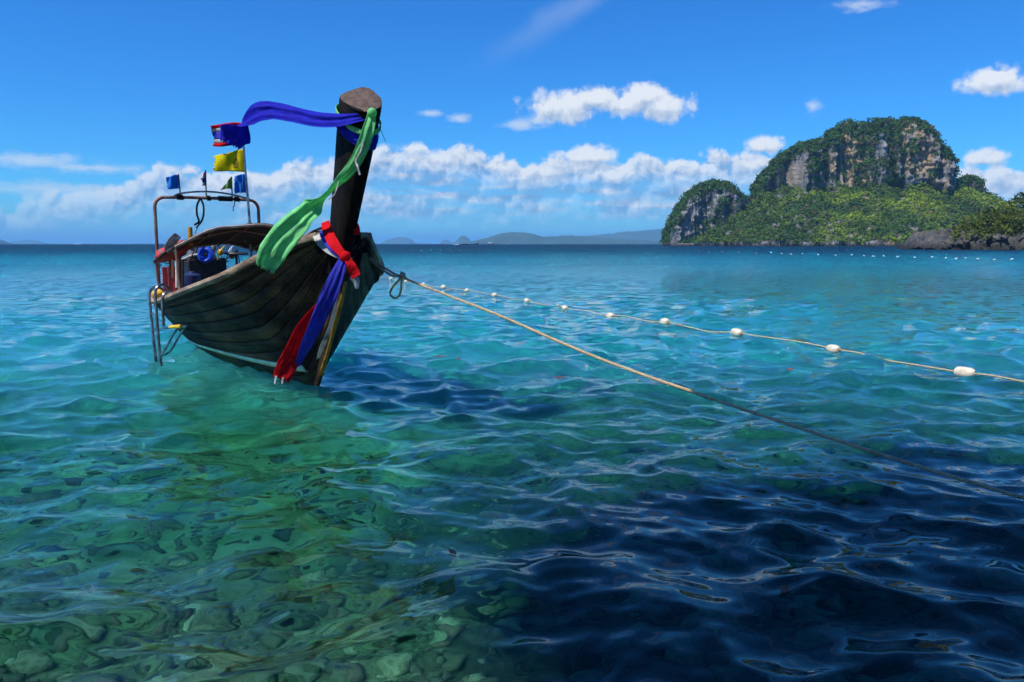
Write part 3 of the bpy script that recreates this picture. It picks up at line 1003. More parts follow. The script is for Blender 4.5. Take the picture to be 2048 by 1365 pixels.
# inner shell of the hull (one continuous skin, both sides, closed at the transom)
V, F = [], []
Tg, Vg = np.meshgrid(TT, VV, indexing='ij')
A = hull_pt(Tg, Vg * 0.995, 1, -0.035)
B = hull_pt(Tg, Vg * 0.995, -1, -0.035)
A[..., 1] = np.maximum(A[..., 1], 0)
B[..., 1] = np.minimum(B[..., 1], 0)
A[..., 2] += np.interp(Vg, [0, 0.25, 1], [0.12, 0.06, 0.0])
B[..., 2] += np.interp(Vg, [0, 0.25, 1], [0.12, 0.06, 0.0])
both = np.concatenate([A[:, ::-1], B[:, 1:]], axis=1)
hull = mesh('hull', both.reshape(-1, 3), grid_faces(*both.shape[:2]), m_hull_in, boat)
# outer planking: every strake a plank of its own, its edges a few millimetres proud
NS = 9
edges = np.linspace(0, 1, NS + 1) ** 0.92


def strake(k, side):
    v0, v1 = edges[k], edges[k + 1]
    vs_ = np.array([v0 + 0.001, v0 + 0.006, 0.5 * (v0 + v1), v1 - 0.006, v1 - 0.001])
    tg, vg = np.meshgrid(TT, vs_, indexing='ij')
    push = np.array([-0.014, 0.0, 0.0015, 0.0, -0.014])[None, :] + 0.0012 * ((k * 7) % 3 - 1)
    P_ = hull_pt(tg, vg, side, push)
    F_ = grid_faces(*P_.shape[:2])
    if side > 0:
        F_ = F_[:, ::-1].copy()
    o_ = mesh('strake', P_.reshape(-1, 3), F_, m_hull, hull)
    so = o_.modifiers.new('thick', 'SOLIDIFY')
    so.thickness = 0.03
    so.offset = -1
    return o_


for side in (-1, 1):
    for k in range(NS):
        strake(k, side)
# butt joints and a few nail-head rows are in the wood's relief; the boot stripe is paint on a thin batten
for side in (-1, 1):
    ts = np.linspace(0.292, 0.93, 50)
    kz, gz = smooth_interp(KEEL, 2, ts), smooth_interp(GUN, 3, ts)
    zc = np.interp(ts, [0.29, 0.4, 0.6, 0.8, 0.93], [0.20, 0.185, 0.165, 0.14, 0.14])
    wd = np.interp(ts, [0.29, 0.5, 0.93], [0.085, 0.06, 0.03])
    P_ = np.stack([hull_pt(ts, (zc + q * wd - kz) / (gz - kz), side, 0.012) for q in (-0.5, 0.5)], 1)
    F_ = grid_faces(50, 2)
    o = mesh('boot_stripe', P_.reshape(-1, 3), F_ if side < 0 else F_[:, ::-1].copy(), m_stripe, boat)
    so = o.modifiers.new('thick', 'SOLIDIFY')
    so.thickness = 0.008
    so.offset = 0
# gunwale rails: cap plank and rubbing strake
for side in (-1, 1):
    ts = np.linspace(0.0, 1.0, 61)
    top = hull_pt(ts, 1 + 0 * ts, side)
    cb = MB()
    ring = [(-0.09, -0.03), (0.03, -0.03), (0.05, 0.0), (0.04, 0.045), (-0.09, 0.05)]
    if side > 0:
        ring = ring[::-1]
    Vr = []
    for p in top:
        for a, h in ring:
            Vr.append((p[0], p[1] + side * a * (1 if abs(p[1]) > 0.1 else 1), p[2] + h))
    n = len(ring)
    Fr = [(i * n + j, i * n + (j + 1) % n, (i + 1) * n + (j + 1) % n, (i + 1) * n + j) for i in range(60) for j in range(n)]
    Fr += [tuple(range(n)), tuple(60 * n + j for j in range(n - 1, -1, -1))]
    cb.add(Vr, Fr).build('gunwale', m_rail, boat, smooth=True)
    ts = np.linspace(0.03, 1.0, 50)
    rb_ = MB().tube([tuple(q) for q in hull_pt(ts, 0.93 + 0 * ts, side, 0.012)], 0.022, 6)
    rb_.build('rubbing_strake', m_hull, boat, smooth=True)
# transom
tb = hull_pt(np.ones(9), np.linspace(0, 1, 9), 1)
tb2 = hull_pt(np.ones(9), np.linspace(1, 0, 9), -1)
poly = [tuple(q) for q in tb] + [tuple(q) for q in tb2]
MB().add([(x_, y_, z_) for x_, y_, z_ in poly] + [(x_ + 0.05, y_ * 0.98, z_) for x_, y_, z_ in poly],
         [tuple(range(18)), tuple(range(35, 17, -1))] + [(i, (i + 1) % 18, 18 + (i + 1) % 18, 18 + i)[::-1] for i in range(18)]).build('transom', m_rail, boat)
# stem timber, with a worn yellow face
stem = catmull([(1.04, 0, 1.55), (.72, 0, 1.0), (.35, 0, .45), (.0, 0, -.02), (-.3, 0, -.14)], 24)
sm = MB()
Vr = []
for i, p in enumerate(stem):
    for dy, dx in ((-0.035, -0.06), (-0.035, 0.02), (-0.015, 0.045), (0.015, 0.045), (0.035, 0.02), (0.035, -0.06)):
        Vr.append((p[0] + dx, dy, p[2] - dx * 0.3))
Fr = [(i * 6 + j, i * 6 + (j + 1) % 6, (i + 1) * 6 + (j + 1) % 6, (i + 1) * 6 + j)[::-1] for i in range(23) for j in range(6)]
sm.add(Vr, Fr + [tuple(range(6)), tuple(range(23 * 6 + 5, 23 * 6 - 1, -1))]).build('stem', m_hull, boat, smooth=True)
ys_ = [p for p in stem if 0.12 < p[2] < 1.32]
Vr = []
for p in ys_:
    wq = 0.030 + 0.008 * math.sin(p[2] * 9)
    for dy in (-wq, 0, wq * 0.6):
        Vr.append((p[0] + 0.050 - 0.35 * abs(dy), dy, p[2] - 0.014))
o = MB().add(Vr, [(i * 3 + j, i * 3 + j + 1, i * 3 + j + 4, i * 3 + j + 3) for i in range(len(ys_) - 1) for j in range(2)]).build('stem_trim', m_yellow, boat, smooth=True)
so = o.modifiers.new('thick', 'SOLIDIFY')
so.thickness = 0.012
so.offset = 0

# the tall prow post
secs = [(0.66, 1.30, 0.36, 0.24), (0.82, 1.66, 0.36, 0.23), (0.90, 1.84, 0.36, 0.225), (1.03, 2.15, 0.41, 0.25), (1.18, 2.50, 0.46, 0.285), (1.32, 2.85, 0.51, 0.325), (1.45, 3.17, 0.54, 0.35)]
secs = catmull(secs, 26)
Vr = []
NRING = 18
for i, (s_, z_, L_, W_) in enumerate(secs):
    for j in range(NRING):
        a = 2 * math.pi * j / NRING
        ca, sa = math.cos(a), math.sin(a)
        # rounded slab, narrower at the front
        x_ = math.copysign(abs(ca) ** 0.55, ca) * L_ * 0.5
        y_ = math.copysign(abs(sa) ** 0.45, sa) * W_ * 0.5 * (1.0 - 0.42 * max(0, ca))
        zz = z_ - x_ * 0.36
        if i == len(secs) - 1:
            zz = z_ - x_ * 0.50 + y_ * 0.42
            x_ *= 0.97
        Vr.append((s_ + x_, y_, zz))
k = len(secs)
Fr = [(i * NRING + j, i * NRING + (j + 1) % NRING, (i + 1) * NRING + (j + 1) % NRING, (i + 1) * NRING + j) for i in range(k - 1) for j in range(NRING)]
Fr.append(tuple(range(NRING - 1, -1, -1)))
post = MB().add(Vr, Fr).build('prow_post', m_post, boat, smooth=True)
# its cut end: a worn cap of bare grain
last = Vr[-NRING:]
cx = Vector((sum(q[0] for q in last) / NRING, 0, sum(q[2] for q in last) / NRING))
nrm = Vector((0.42, -0.34, 0.84))
capv = [tuple(q) for q in last] + [tuple(Vector(q).lerp(cx, 0.10) + nrm * 0.014) for q in last] + [tuple(cx + nrm * 0.02)]
capf = [(j, (j + 1) % NRING, NRING + (j + 1) % NRING, NRING + j) for j in range(NRING)] + [(NRING + j, NRING + (j + 1) % NRING, 2 * NRING) for j in range(NRING)]
MB().add(capv, capf).build('cut_end', m_endgrain, post, smooth=True)
# cross timber behind the post and the side cheeks
cbm = MB()
cbm.box((0.83, 0.0, 1.70), (0.07, 0.60, 0.20))
cbm.build('cross_timber', m_post, boat, bevel=0.015)
for side in (-1, 1):
    ck = MB()
    ck.prism([(0.92, 1.76), (0.98, 1.60), (0.90, 1.36), (0.68, 1.40), (0.66, 1.62)], 0, 1,
             lambda p, q, w_, s_=side: (p, s_ * (0.115 + 0.05 * w_ + 0.12 * (q - 1.36)), q)).build('bow_cheek', m_post, boat, bevel=0.01)
head_block = MB().box((0.80, 0.28, 1.72), (0.16, 0.09, 0.22)).build('bow_bitt', m_post, boat, bevel=0.02)
MB().box((0.83, -0.17, 1.83), (0.05, 0.26, 0.022), Matrix.Rotation(0.35, 3, 'X')).build('lashing_batten', m_rail, boat, bevel=0.004)
# foredeck boards, red brown, cambered
fd = empty('foredeck', (0, 0, 0), 0, boat)
for i in range(9):
    s1, s0 = 0.62 - i * 0.135, 0.62 - i * 0.135 - 0.125
    sm_ = 0.5 * (s0 + s1)
    tq = np.interp(sm_, [-6.05, -4.8, -3.4, -1.6, -.6, -.1, .3, .6, .92], [1, .85, .7, .5, .38, .3, .2, .1, 0])
    g = hull_pt(np.array([tq]), np.array([1.0]), 1)[0]
    bw, gz_ = g[1] - 0.06, g[2]
    V_, F_ = [], []
    for q in np.linspace(-1, 1, 9):
        zc = gz_ - 0.02 + 0.24 * (1 - q * q)
        for xx, dz in ((s0, 0), (s1, 0.02), (s1, -0.005), (s0, -0.025)):
            V_.append((xx, q * bw, zc + dz))
    for a in range(8):
        for j in range(4):
            F_.append((a * 4 + j, a * 4 + (j + 1) % 4, a * 4 + 4 + (j + 1) % 4, a * 4 + 4 + j)[::-1])
    F_ += [(0, 1, 2, 3), (35, 34, 33, 32)]
    MB().add(V_, F_).build('deck_board', m_deck, fd)
# floor and thwarts inside
for i in range(8):
    MB().box((-1.2 - i * 0.58, 0, 0.16), (0.54, 0.46 if i < 6 else 0.30, 0.03)).build('floor_board', m_hull_in, boat)
for x_ in (-1.0, -1.9, -2.8, -3.7):
    tq = np.interp(x_, [-6.05, -4.8, -3.4, -1.6, -.6], [1, .85, .7, .5, .38])
    g = hull_pt(np.array([tq]), np.array([0.72]), 1)[0]
    MB().box((x_, 0, g[2]), (0.26, 2 * g[1] - 0.06, 0.035)).build('thwart', m_rail, boat, bevel=0.006)
for x_ in np.arange(-5.2, -0.4, 0.6):
    tq = np.interp(x_, [-6.05, -4.8, -3.4, -1.6, -.6], [1, .85, .7, .5, .38])
    for side in (-1, 1):
        MB().tube([tuple(q) for q in hull_pt(np.full(9, tq), np.linspace(0.25, 0.97, 9), side, -0.055)], 0.022, 5).build('rib', m_hull_in, boat, smooth=True)

# canopy: low arched tarp on bent laths
CF, CB = -2.15, -3.75


def canopy_pt(q, s_):
    """q -1..1 across, s 0 front .. 1 back"""
    x_ = CF + (CB - CF) * s_
    half = 1.04 - 0.06 * s_
    z_ = 1.97 - 0.27 * s_ - (0.30 - 0.02 * s_) * abs(q) ** 2.1 + 0.012 * math.sin(q * 9 + s_ * 7)
    return Vector((x_, q * half, z_))


qs, ss = np.linspace(-1, 1, 33), np.linspace(0, 1, 17)
V_ = [canopy_pt(q, s_) + Vector((0, 0, 0.008 * math.sin(13 * s_ + 4 * q))) for s_ in ss for q in qs]
canopy = mesh('canopy', V_, grid_faces(17, 33).tolist(), m_tarp, boat)
so = canopy.modifiers.new('thick', 'SOLIDIFY')
so.thickness = 0.014
so.offset = 1
for s_, r_ in ((0.0, 0.020), (0.30, 0.013), (0.97, 0.016)):
    MB().tube([canopy_pt(q, s_) + Vector((0.012 if s_ == 0 else 0, 0, -0.012)) for q in np.linspace(-1, 1, 25)], r_, 6).build('bent_lath', m_tarp_top, canopy, smooth=True)
for q in (-0.5, 0.0, 0.5):
    MB().tube([canopy_pt(q, s_) + Vector((0, 0, -0.028)) for s_ in np.linspace(0, 1, 9)], 0.012, 6).build('lath', m_rust, canopy, smooth=True)
for s_ in (0.05, 0.95):
    for q in (-0.97, 0.97):
        p = canopy_pt(q, s_)
        MB().tube([p, (p.x, p.y * 0.97, 0.95)], 0.018, 7).build('canopy_post', m_rust, boat, smooth=True)
p = canopy_pt(-0.62, 0.5)
MB().tube([p + Vector((0, 0, -0.05)), p + Vector((0, 0, 0.22))], 0.035, 9).build('mast_stub', m_yellow, canopy, smooth=True)

# pipe frame over the stern
FX, FW, FZ = -4.20, 0.81, 2.42
arch = [(FX, -FW, 0.72), (FX, -FW, 1.6), (FX, -FW, FZ - 0.16)]
for a in np.linspace(0, math.pi / 2, 6):
    arch.append((FX, -FW + 0.15 - 0.15 * math.cos(a), FZ - 0.15 + 0.15 * math.sin(a)))
arch += [(FX, -0.3, FZ + 0.01), (FX, 0.3, FZ + 0.01)]
for a in np.linspace(math.pi / 2, 0, 6):
    arch.append((FX, FW - 0.15 + 0.15 * math.cos(a), FZ - 0.15 + 0.15 * math.sin(a)))
arch += [(FX, FW, FZ - 0.16), (FX, FW, 1.6), (FX, FW, 0.72)]
MB().tube(arch, 0.026, 9).build('pipe_frame', m_rust, boat, smooth=True)
bow2 = [(FX + 0.03, -0.52, FZ + 0.03)] + [(FX + 0.05, q * 0.62, FZ + 0.11 - 0.09 * q * q) for q in np.linspace(-0.75, 0.95, 12)] + [(FX + 0.03, 0.66, FZ + 0.01)]
MB().tube(bow2, 0.015, 7).build('bowed_rod', m_steel, boat, smooth=True)
for q, L_ in ((-0.48, 0.10), (-0.02, 0.07), (0.16, 0.22), (0.42, 0.08)):
    turns = int(L_ / 0.02)
    MB().tube([(FX + 0.036 * math.cos(a), q + 0.02 * a / 6.283, FZ + 0.01 + 0.036 * math.sin(a)) for a in np.linspace(0, 6.283 * turns, 9 * turns)], 0.010, 5).build('lashing', m_rope_dark, boat, smooth=True)
# flag mast on the port side of the canopy
mb_, mt_ = loc(500, 452, 12.6), loc(487, 292, 12.7)
MB().tube([mb_ - Vector((0, 0, 0.9)), mb_, mt_], [0.024, 0.022, 0.016], 8).build('flag_mast', m_steel, boat, smooth=True)
MB().lathe([(0.05, -0.03), (0.05, 0.02), (0.03, 0.05)], mb_ + Vector((0, 0, 0.0)), None, 10).build('mast_foot', m_black, boat, smooth=True)

# engine on its pivot at the stern
eng = empty('engine', (-4.75, -0.02, 1.14), 0, boat)
E0 = Vector((0, 0, 0))
MB().box((0.10, 0.0, 0.13), (0.62, 0.62, 0.40)).build('engine_block', m_black, eng, bevel=0.03)
MB().box((0.05, 0.0, 0.40), (0.46, 0.40, 0.16), taper=0.8).build('cylinder_head', m_grey, eng, bevel=0.02)
MB().box((0.42, 0.0, 0.10), (0.05, 0.60, 0.40)).build('radiator', m_black, eng, bevel=0.01)
fl = MB().lathe([(0.055, -0.10), (0.06, -0.02), (0.125, 0.0), (0.135, 0.03), (0.13, 0.06), (0.095, 0.075), (0.055, 0.04), (0.02, 0.04)], (0.50, -0.03, 0.38), (0.75, -0.62, 0.05), 20)
fl.build('air_filter', m_blue_p, eng, smooth=True)
MB().lathe([(0.035, 0.0), (0.03, 0.02), (0.01, 0.028)], (0.50 + 0.033, -0.03 - 0.027, 0.385), (0.75, -0.62, 0.05), 10).build('filter_nut', m_black, eng, smooth=True)
MB().tube(catmull([(0.44, -0.10, 0.38), (0.36, -0.22, 0.36), (0.30, -0.36, 0.29), (0.28, -0.44, 0.25)], 10), 0.040, 9).build('exhaust_pipe', m_grey, eng, smooth=True)
MB().tube([(0.42, -0.40, 0.27), (0.42, 0.34, 0.27)], 0.010, 6).build('engine_bar', m_rust, eng, smooth=True)
for q, mt2, r_ in (((0.35, 0.14, 0.52), m_white_p, 0.040), ((0.38, -0.22, 0.48), m_grey, 0.035), ((0.40, 0.22, 0.42), m_yel_p, 0.05), ((0.33, 0.20, 0.56), m_grey, 0.045), ((0.42, 0.40, 0.36), m_rust, 0.05)):
    MB().lathe([(r_ * 0.5, -r_), (r_, -r_ * 0.4), (r_, r_ * 0.4), (r_ * 0.45, r_), (r_ * 0.2, r_ * 1.3)], q, (0.8, -0.4, 0.5), 10).build('engine_fitting', mt2, eng, smooth=True)
for i in range(5):
    a0 = Vector((0.40, -0.25 + 0.14 * i, 0.30))
    MB().tube(catmull([a0, a0 + Vector((0.06, 0.03, 0.14)), a0 + Vector((0.0, 0.12, 0.22)), a0 + Vector((-0.1, 0.1, 0.1))], 10), 0.010, 5).build('hose', (m_rope_dark, m_grey, m_black, m_yel_p, m_white_p)[i], eng, smooth=True)
MB().tube([(0.1, 0, -0.75), (0.1, 0, 0.0)], 0.07, 10).build('pivot_post', m_black, eng, smooth=True)
MB().tube([(-0.2, 0, 0.12), (-2.6, 0.25, -0.05), (-4.4, 0.45, -0.9)], 0.03, 8).build('propeller_shaft', m_steel, eng, smooth=True)
for s_ in (-1, 1):
    MB().tube([(0.3, s_ * 0.24, 0.0), (0.34, s_ * 0.30, -0.45)], 0.02, 6).build('engine_strut', m_black, eng, smooth=True)
MB().tube(catmull([(0.45, 0.30, 0.3), (0.55, 0.42, 0.42), (0.5, 0.50, 0.2), (0.5, 0.5, -0.5)], 12), 0.008, 5).build('cable', m_rope_dark, eng, smooth=True)
# flat round wheel on a stalk
wp = loc(472, 507, 13.2)
wh = empty('steering_wheel', wp, 0, boat)
MB().lathe([(0.01, -0.02), (0.19, -0.018), (0.205, 0.0), (0.19, 0.018), (0.04, 0.02), (0.03, 0.05)], (0, 0, 0), (0.05, 0.02, 1), 22).build('wheel_disc', m_black, wh, smooth=True)
MB().tube([(0, 0, 0), (0.02, 0.02, -0.6)], 0.02, 7).build('stalk', m_black, wh, smooth=True)
# red boards and clutter of the stern quarter
for i in range(3):
    p = loc(331 + i * 11, 560, 12.4 - i * 0.05)
    MB().box(p + Vector((0, 0, -0.02)), (0.03, 0.085, 0.44 + 0.03 * (i % 2)), Matrix.Rotation(-0.1, 3, 'Z')).build('stern_board', m_red_p, boat, bevel=0.006)
for i, (px, py, h_, mt2) in enumerate([(352, 540, 0.55, m_white_p), (358, 545, 0.5, m_black), (364, 548, 0.45, m_black), (339, 520, 0.5, m_black), (344, 520, 0.55, m_rust)]):
    p = loc(px, py, 12.25)
    MB().tube([p - Vector((0, 0, h_ * 0.5)), p + Vector((0.02, 0.02, h_ * 0.5))], 0.022, 7).build('stanchion', mt2, boat, smooth=True)
p = loc(384, 562, 12.6)
MB().lathe([(0.08, -0.2), (0.13, -0.18), (0.14, 0.0), (0.13, 0.10), (0.05, 0.13), (0.04, 0.15)], p, (0.1, 0, 1), 16).build('fuel_drum', m_navy, boat, smooth=True)


# ------------------------------------------------------------------ cloths on the boat (each a thing of its own)
def cloth(name, path, widths, mat_, wdir, folds=2.5, depth=0.03, seed=0, n=60, m=17, flutter=0.03, label=None, cat='ribbon', parent=None, taper_end=0.0, twist=None, ragged=0.0):
    """strip of cloth along path (points), its width running along wdir, with folds along its length"""
    n, m, folds = int(n * 1.5), int(m * 1.5), folds * 0.75
    depth *= 0.62
    P_ = catmull(path, n)
    W_ = np.interp(np.linspace(0, 1, n), np.linspace(0, 1, len(widths)), widths)
    rng_ = np.random.default_rng(seed)
    ph = rng_.random(4) * 6.28
    T_ = np.gradient(P_, axis=0)
    T_ /= np.linalg.norm(T_, axis=1, keepdims=True)
    wd = np.array([list(q) for q in wdir], float)
    WD = np.stack([np.interp(np.linspace(0, 1, n), np.linspace(0, 1, len(wd)), wd[:, i]) for i in range(3)], -1)
    WD -= T_ * np.sum(WD * T_, 1, keepdims=True)
    WD /= np.linalg.norm(WD, axis=1, keepdims=True)
    N_ = np.cross(T_, WD)
    q = np.linspace(-0.5, 0.5, m)
    t = np.linspace(0, 1, n)[:, None]
    wid = W_[:, None]
    qw = q[None, :] + 0.22 * (fbm(q[None, :] * 2 + 0 * t, t * 3.0 + seed, 0, 3, seed) - 0.5) + 0.10 * np.sin(4 * t + ph[0])
    fold = np.abs(np.sin(3.14 * folds * qw + ph[1] + 1.3 * t)) * 1.6 - 0.9 + 0.7 * np.sin(6.28 * folds * 1.7 * qw + ph[2] + 3 * t)
    crease = (fbm(q[None, :] * 8 + 4 * t, t * 12 + seed, 0, 3, seed + 9) - 0.5) * 2.0
    ripple = np.sin(8 * t + ph[3] + 2 * q[None, :]) + 0.6 * (fbm(q[None, :] * 2 + seed, t * 7, 0, 2, seed + 4) - 0.5) * 4
    off = depth * (fold + crease) * np.clip(wid / 0.25, 0.3, 1.3) + flutter * ripple * t * (0.4 + wid)
    squeeze = q[None, :] * wid
    V_ = P_[:, None, :] + WD[:, None, :] * squeeze[..., None] + N_[:, None, :] * off[..., None]
    if ragged:
        V_[-3:] += (T_[-3:, None, :] * (rng_.random((3, m, 1)) - 0.3) * ragged)
    o_ = mesh(name, V_.reshape(-1, 3), grid_faces(n, m), mat_, parent)
    so_ = o_.modifiers.new('thick', 'SOLIDIFY')
    so_.thickness = 0.0025
    so_.offset = 0
    if label:
        tag(o_, label, cat)
    return o_


def band(name, pts, w0, mat_, outw, label=None, cat='ribbon', parent=None, closed=True):
    """flat sash wrapped round the post: ring of points"""
    P_ = np.array([list(q) for q in pts])
    n = len(P_)
    V_ = []
    for i in range(n):
        ww = w0 if not callable(w0) else w0(i / n)
        for q, bulge in ((-0.5, 0.0), (-0.25, 0.008), (0.0, 0.002), (0.25, 0.009), (0.5, 0.0)):
            d = np.array(outw[i])
            V_.append(P_[i] + np.array([0, 0, q * ww]) + d * (bulge + 0.006))
    F_ = []
    for i in range(n if closed else n - 1):
        i2 = (i + 1) % n
        for j in range(4):
            F_.append((i * 5 + j, i2 * 5 + j, i2 * 5 + j + 1, i * 5 + j + 1))
    o_ = mesh(name, np.array(V_), np.array(F_), mat_, parent)
    so_ = o_.modifiers.new('thick', 'SOLIDIFY')
    so_.thickness = 0.005
    so_.offset = 0
    return o_


def post_ring(z0, slope_x, slope_y=0.0, n=28, push=0.006):
    """points round the prow post where the plane z = z0 + slope crosses it (world space)"""
    zs = [q[1] for q in secs]
    pts, outs = [], []
    for j in range(n):
        a = 2 * math.pi * j / n
        ca, sa = math.cos(a), math.sin(a)
        z = z0
        for _ in range(4):
            s_ = np.interp(z, zs, [q[0] for q in secs])
            L_ = np.interp(z, zs, [q[2] for q in secs])
            W_ = np.interp(z, zs, [q[3] for q in secs])
            x_ = math.copysign(abs(ca) ** 0.55, ca) * L_ * 0.5
            y_ = math.copysign(abs(sa) ** 0.45, sa) * W_ * 0.5 * (1.0 - 0.42 * max(0, ca))
            z = z0 + slope_x * x_ + slope_y * y_ + x_ * 0.36
        zz = z - x_ * 0.36
        d = Vector((x_ / L_, y_ / W_, 0)).normalized()
        p = Vector((s_ + x_, y_, zz)) + d * push
        pts.append(M_BOAT @ p)
        outs.append((M_BOAT.to_3x3() @ d))
    return pts, outs


up = (0, 0, 1)
# blue sash streaming to the left from the head of the post
bs = empty('blue_scarf', at(742, 228, 8.35))
bsl = Matrix.Translation(-Vector(bs.location))
tag(bs, 'long royal blue sash streaming left from the prow head', 'ribbon')


def rel(pts, o_):
    return [tuple(Vector(p) - Vector(o_.location)) for p in pts]


def px_path(lst):
    return [at(*q) for q in lst]


pth = px_path([(748, 228, 8.18), (715, 236, 8.16), (676, 241, 8.25), (630, 238, 8.5), (585, 228, 8.7), (545, 221, 8.85), (512, 226, 8.95), (488, 246, 9.0), (472, 268, 9.02), (463, 286, 9.0)])
cloth('sash_tail', rel(pth, bs), [0.07, 0.10, 0.15, 0.17, 0.18, 0.20, 0.26, 0.34, 0.36, 0.25], m_c_blue,
      [(0, 0.3, 1), (0.0, 0.3, 1), (0.0, 0.4, 1), (0.1, 0.4, 1), (0.2, 0.3, 1), (0.5, 0.3, 0.9), (0.8, 0.3, 0.6), (0.9, 0.2, 0.4)], 1.6, 0.028, 3, 80, 19, 0.02, parent=bs, ragged=0.06)
r1, o1 = post_ring(2.92, -0.66, 0.10)
band('sash_wrap', rel(r1, bs), 0.13, m_c_blue, o1, parent=bs)
r1, o1 = post_ring(2.84, -0.60, -0.05)
band('sash_wrap', rel(r1, bs), 0.07, m_c_blue, o1, parent=bs)
# green sash tied over it, hanging along the post and blown left
gs_ = empty('green_scarf', at(744, 222, 8.3))
tag(gs_, 'mint green sash knotted at the prow head, blown left over the gunwale', 'ribbon')
r1, o1 = post_ring(2.99, -0.66, 0.20, push=0.016)
band('sash_wrap', rel(r1, gs_), 0.055, m_c_green, o1, parent=gs_)
pth = px_path([(745, 222, 8.10), (738, 256, 8.06), (727, 290, 8.08), (711, 324, 8.12), (690, 352, 8.16), (664, 378, 8.2), (632, 408, 8.22), (600, 440, 8.22), (570, 472, 8.22), (546, 505, 8.22), (531, 534, 8.24)])
cloth('sash_tail', rel(pth, gs_), [0.07, 0.12, 0.13, 0.12, 0.12, 0.15, 0.20, 0.26, 0.30, 0.29, 0.20], m_c_green,
      [(1, 0.2, 0.2), (1, 0.1, 0.2), (0.9, 0, 0.4), (0.8, 0.0, 0.7), (0.8, 0, 0.7), (0.75, 0.0, 0.7), (0.75, -0.1, 0.7)], 1.9, 0.026, 5, 84, 21, 0.02, parent=gs_, ragged=0.07)
kn = MB().lathe([(0.01, -0.05), (0.04, -0.03), (0.05, 0.0), (0.04, 0.03), (0.01, 0.05)], Vector((0, 0, 0)), (0.3, -0.6, 0.5), 12)
kn.build('knot', m_c_green, gs_, smooth=True).location = rel([at(744, 226, 8.08)], gs_)[0]
# thin white cords hanging with the green sash
wc = MB().tube(catmull(px_path([(727, 284, 8.03), (721, 305, 8.02), (712, 322, 8.03), (716, 335, 8.02), (720, 350, 8.02)]), 16), 0.011, 6)
tag(wc.build('white_string', m_white_rag, smooth=True), 'short white cord dangling beside the green sash on the prow', 'cord')
wc = MB().tube(catmull(px_path([(678, 362, 8.12), (673, 380, 8.1), (667, 392, 8.1), (655, 399, 8.12)]), 12), 0.007, 6)
tag(wc.build('white_string', m_white_rag, smooth=True), 'thin white cord end curling left of the prow post', 'cord')
wc = MB().tube(catmull(px_path([(754, 248, 8.3), (764, 266, 8.28), (771, 284, 8.28)]), 8), 0.003, 5)
tag(wc.build('loose_wire', m_rope_dark, smooth=True), 'thin dark wire sticking out right of the prow head', 'wire')

# tricolour garland at the foot of the post
tri = empty('tricolour_garland', at(690, 512, 8.3))
tag(tri, 'red, blue and white ribbons knotted round the foot of the prow', 'ribbon')
left = [(1, 0.0, 0.35), (1, 0.0, 0.45), (1, 0, 0.4)]
cloth('red_ribbon', rel(px_path([(650, 444, 8.42), (655, 462, 8.30), (668, 488, 8.16), (688, 512, 8.10)]), tri), [0.085, 0.11, 0.11, 0.07], m_c_red, left, 1.5, 0.008, 1, 24, 9, 0.0, parent=tri)
cloth('blue_ribbon', rel(px_path([(643, 462, 8.40), (650, 478, 8.30), (664, 496, 8.20), (684, 514, 8.12)]), tri), [0.06, 0.07, 0.07, 0.05], m_c_viol, left, 1.2, 0.006, 2, 24, 9, 0.0, parent=tri)
cloth('white_ribbon', rel(px_path([(638, 474, 8.44), (646, 488, 8.34), (660, 502, 8.24), (682, 516, 8.15)]), tri), [0.09, 0.10, 0.08, 0.04], m_c_white, left, 1.2, 0.006, 3, 24, 9, 0.0, parent=tri)
cloth('red_ribbon', rel(px_path([(713, 470, 8.62), (714, 463, 8.62), (713, 456, 8.64), (711, 449, 8.66)]), tri), [0.06, 0.07, 0.07, 0.06], m_c_red, left, 1.2, 0.006, 4, 20, 7, 0.0, parent=tri)
MB().lathe([(0.01, -0.06), (0.045, -0.035), (0.055, 0.0), (0.045, 0.035), (0.01, 0.06)], rel([at(690, 513, 8.08)], tri)[0], (0.8, 0.0, 0.5), 12).build('knot', m_c_red, tri, smooth=True)
right = [(1, 0.0, 0.3), (1, 0.05, 0.35), (1, 0.05, 0.3)]
cloth('blue_tail', rel(px_path([(688, 516, 8.08), (674, 552, 8.06), (654, 600, 8.10), (632, 650, 8.2), (612, 692, 8.3), (594, 732, 8.42)]), tri), [0.08, 0.15, 0.17, 0.15, 0.12, 0.05], m_c_viol,
      right, 2.2, 0.018, 6, 70, 15, 0.012, parent=tri, ragged=0.03)
cloth('red_tail', rel(px_path([(690, 520, 8.10), (678, 548, 8.10), (660, 590, 8.15), (630, 625, 8.22), (606, 665, 8.28), (586, 710, 8.36), (572, 735, 8.4), (563, 757, 8.43)]), tri), [0.06, 0.09, 0.10, 0.12, 0.19, 0.21, 0.21, 0.18], m_c_red,
      right, 1.3, 0.016, 8, 80, 15, 0.014, parent=tri, ragged=0.05)
cloth('red_end', rel(px_path([(692, 515, 8.06), (703, 532, 8.04), (712, 552, 8.05)]), tri), [0.05, 0.09, 0.11], m_c_red, [(1, 0, -0.3), (1, 0, -0.4)], 1.3, 0.012, 9, 24, 11, 0.01, parent=tri, ragged=0.03)
cloth('white_end', rel(px_path([(705, 552, 8.09), (712, 562, 8.1), (714, 578, 8.12)]), tri), [0.09, 0.08, 0.03], m_c_white, [(1, 0, -0.4), (1, 0, -0.2)], 1.3, 0.008, 10, 18, 9, 0.006, parent=tri)
for a, b_ in (((553, 752, 8.42), (550, 768, 8.42)), ((567, 755, 8.43), (565, 768, 8.43))):
    MB().tube(px_path([a, b_]), 0.014, 6).build('white_fringe', m_white_rag, tri, smooth=True).location = -Vector(tri.location)
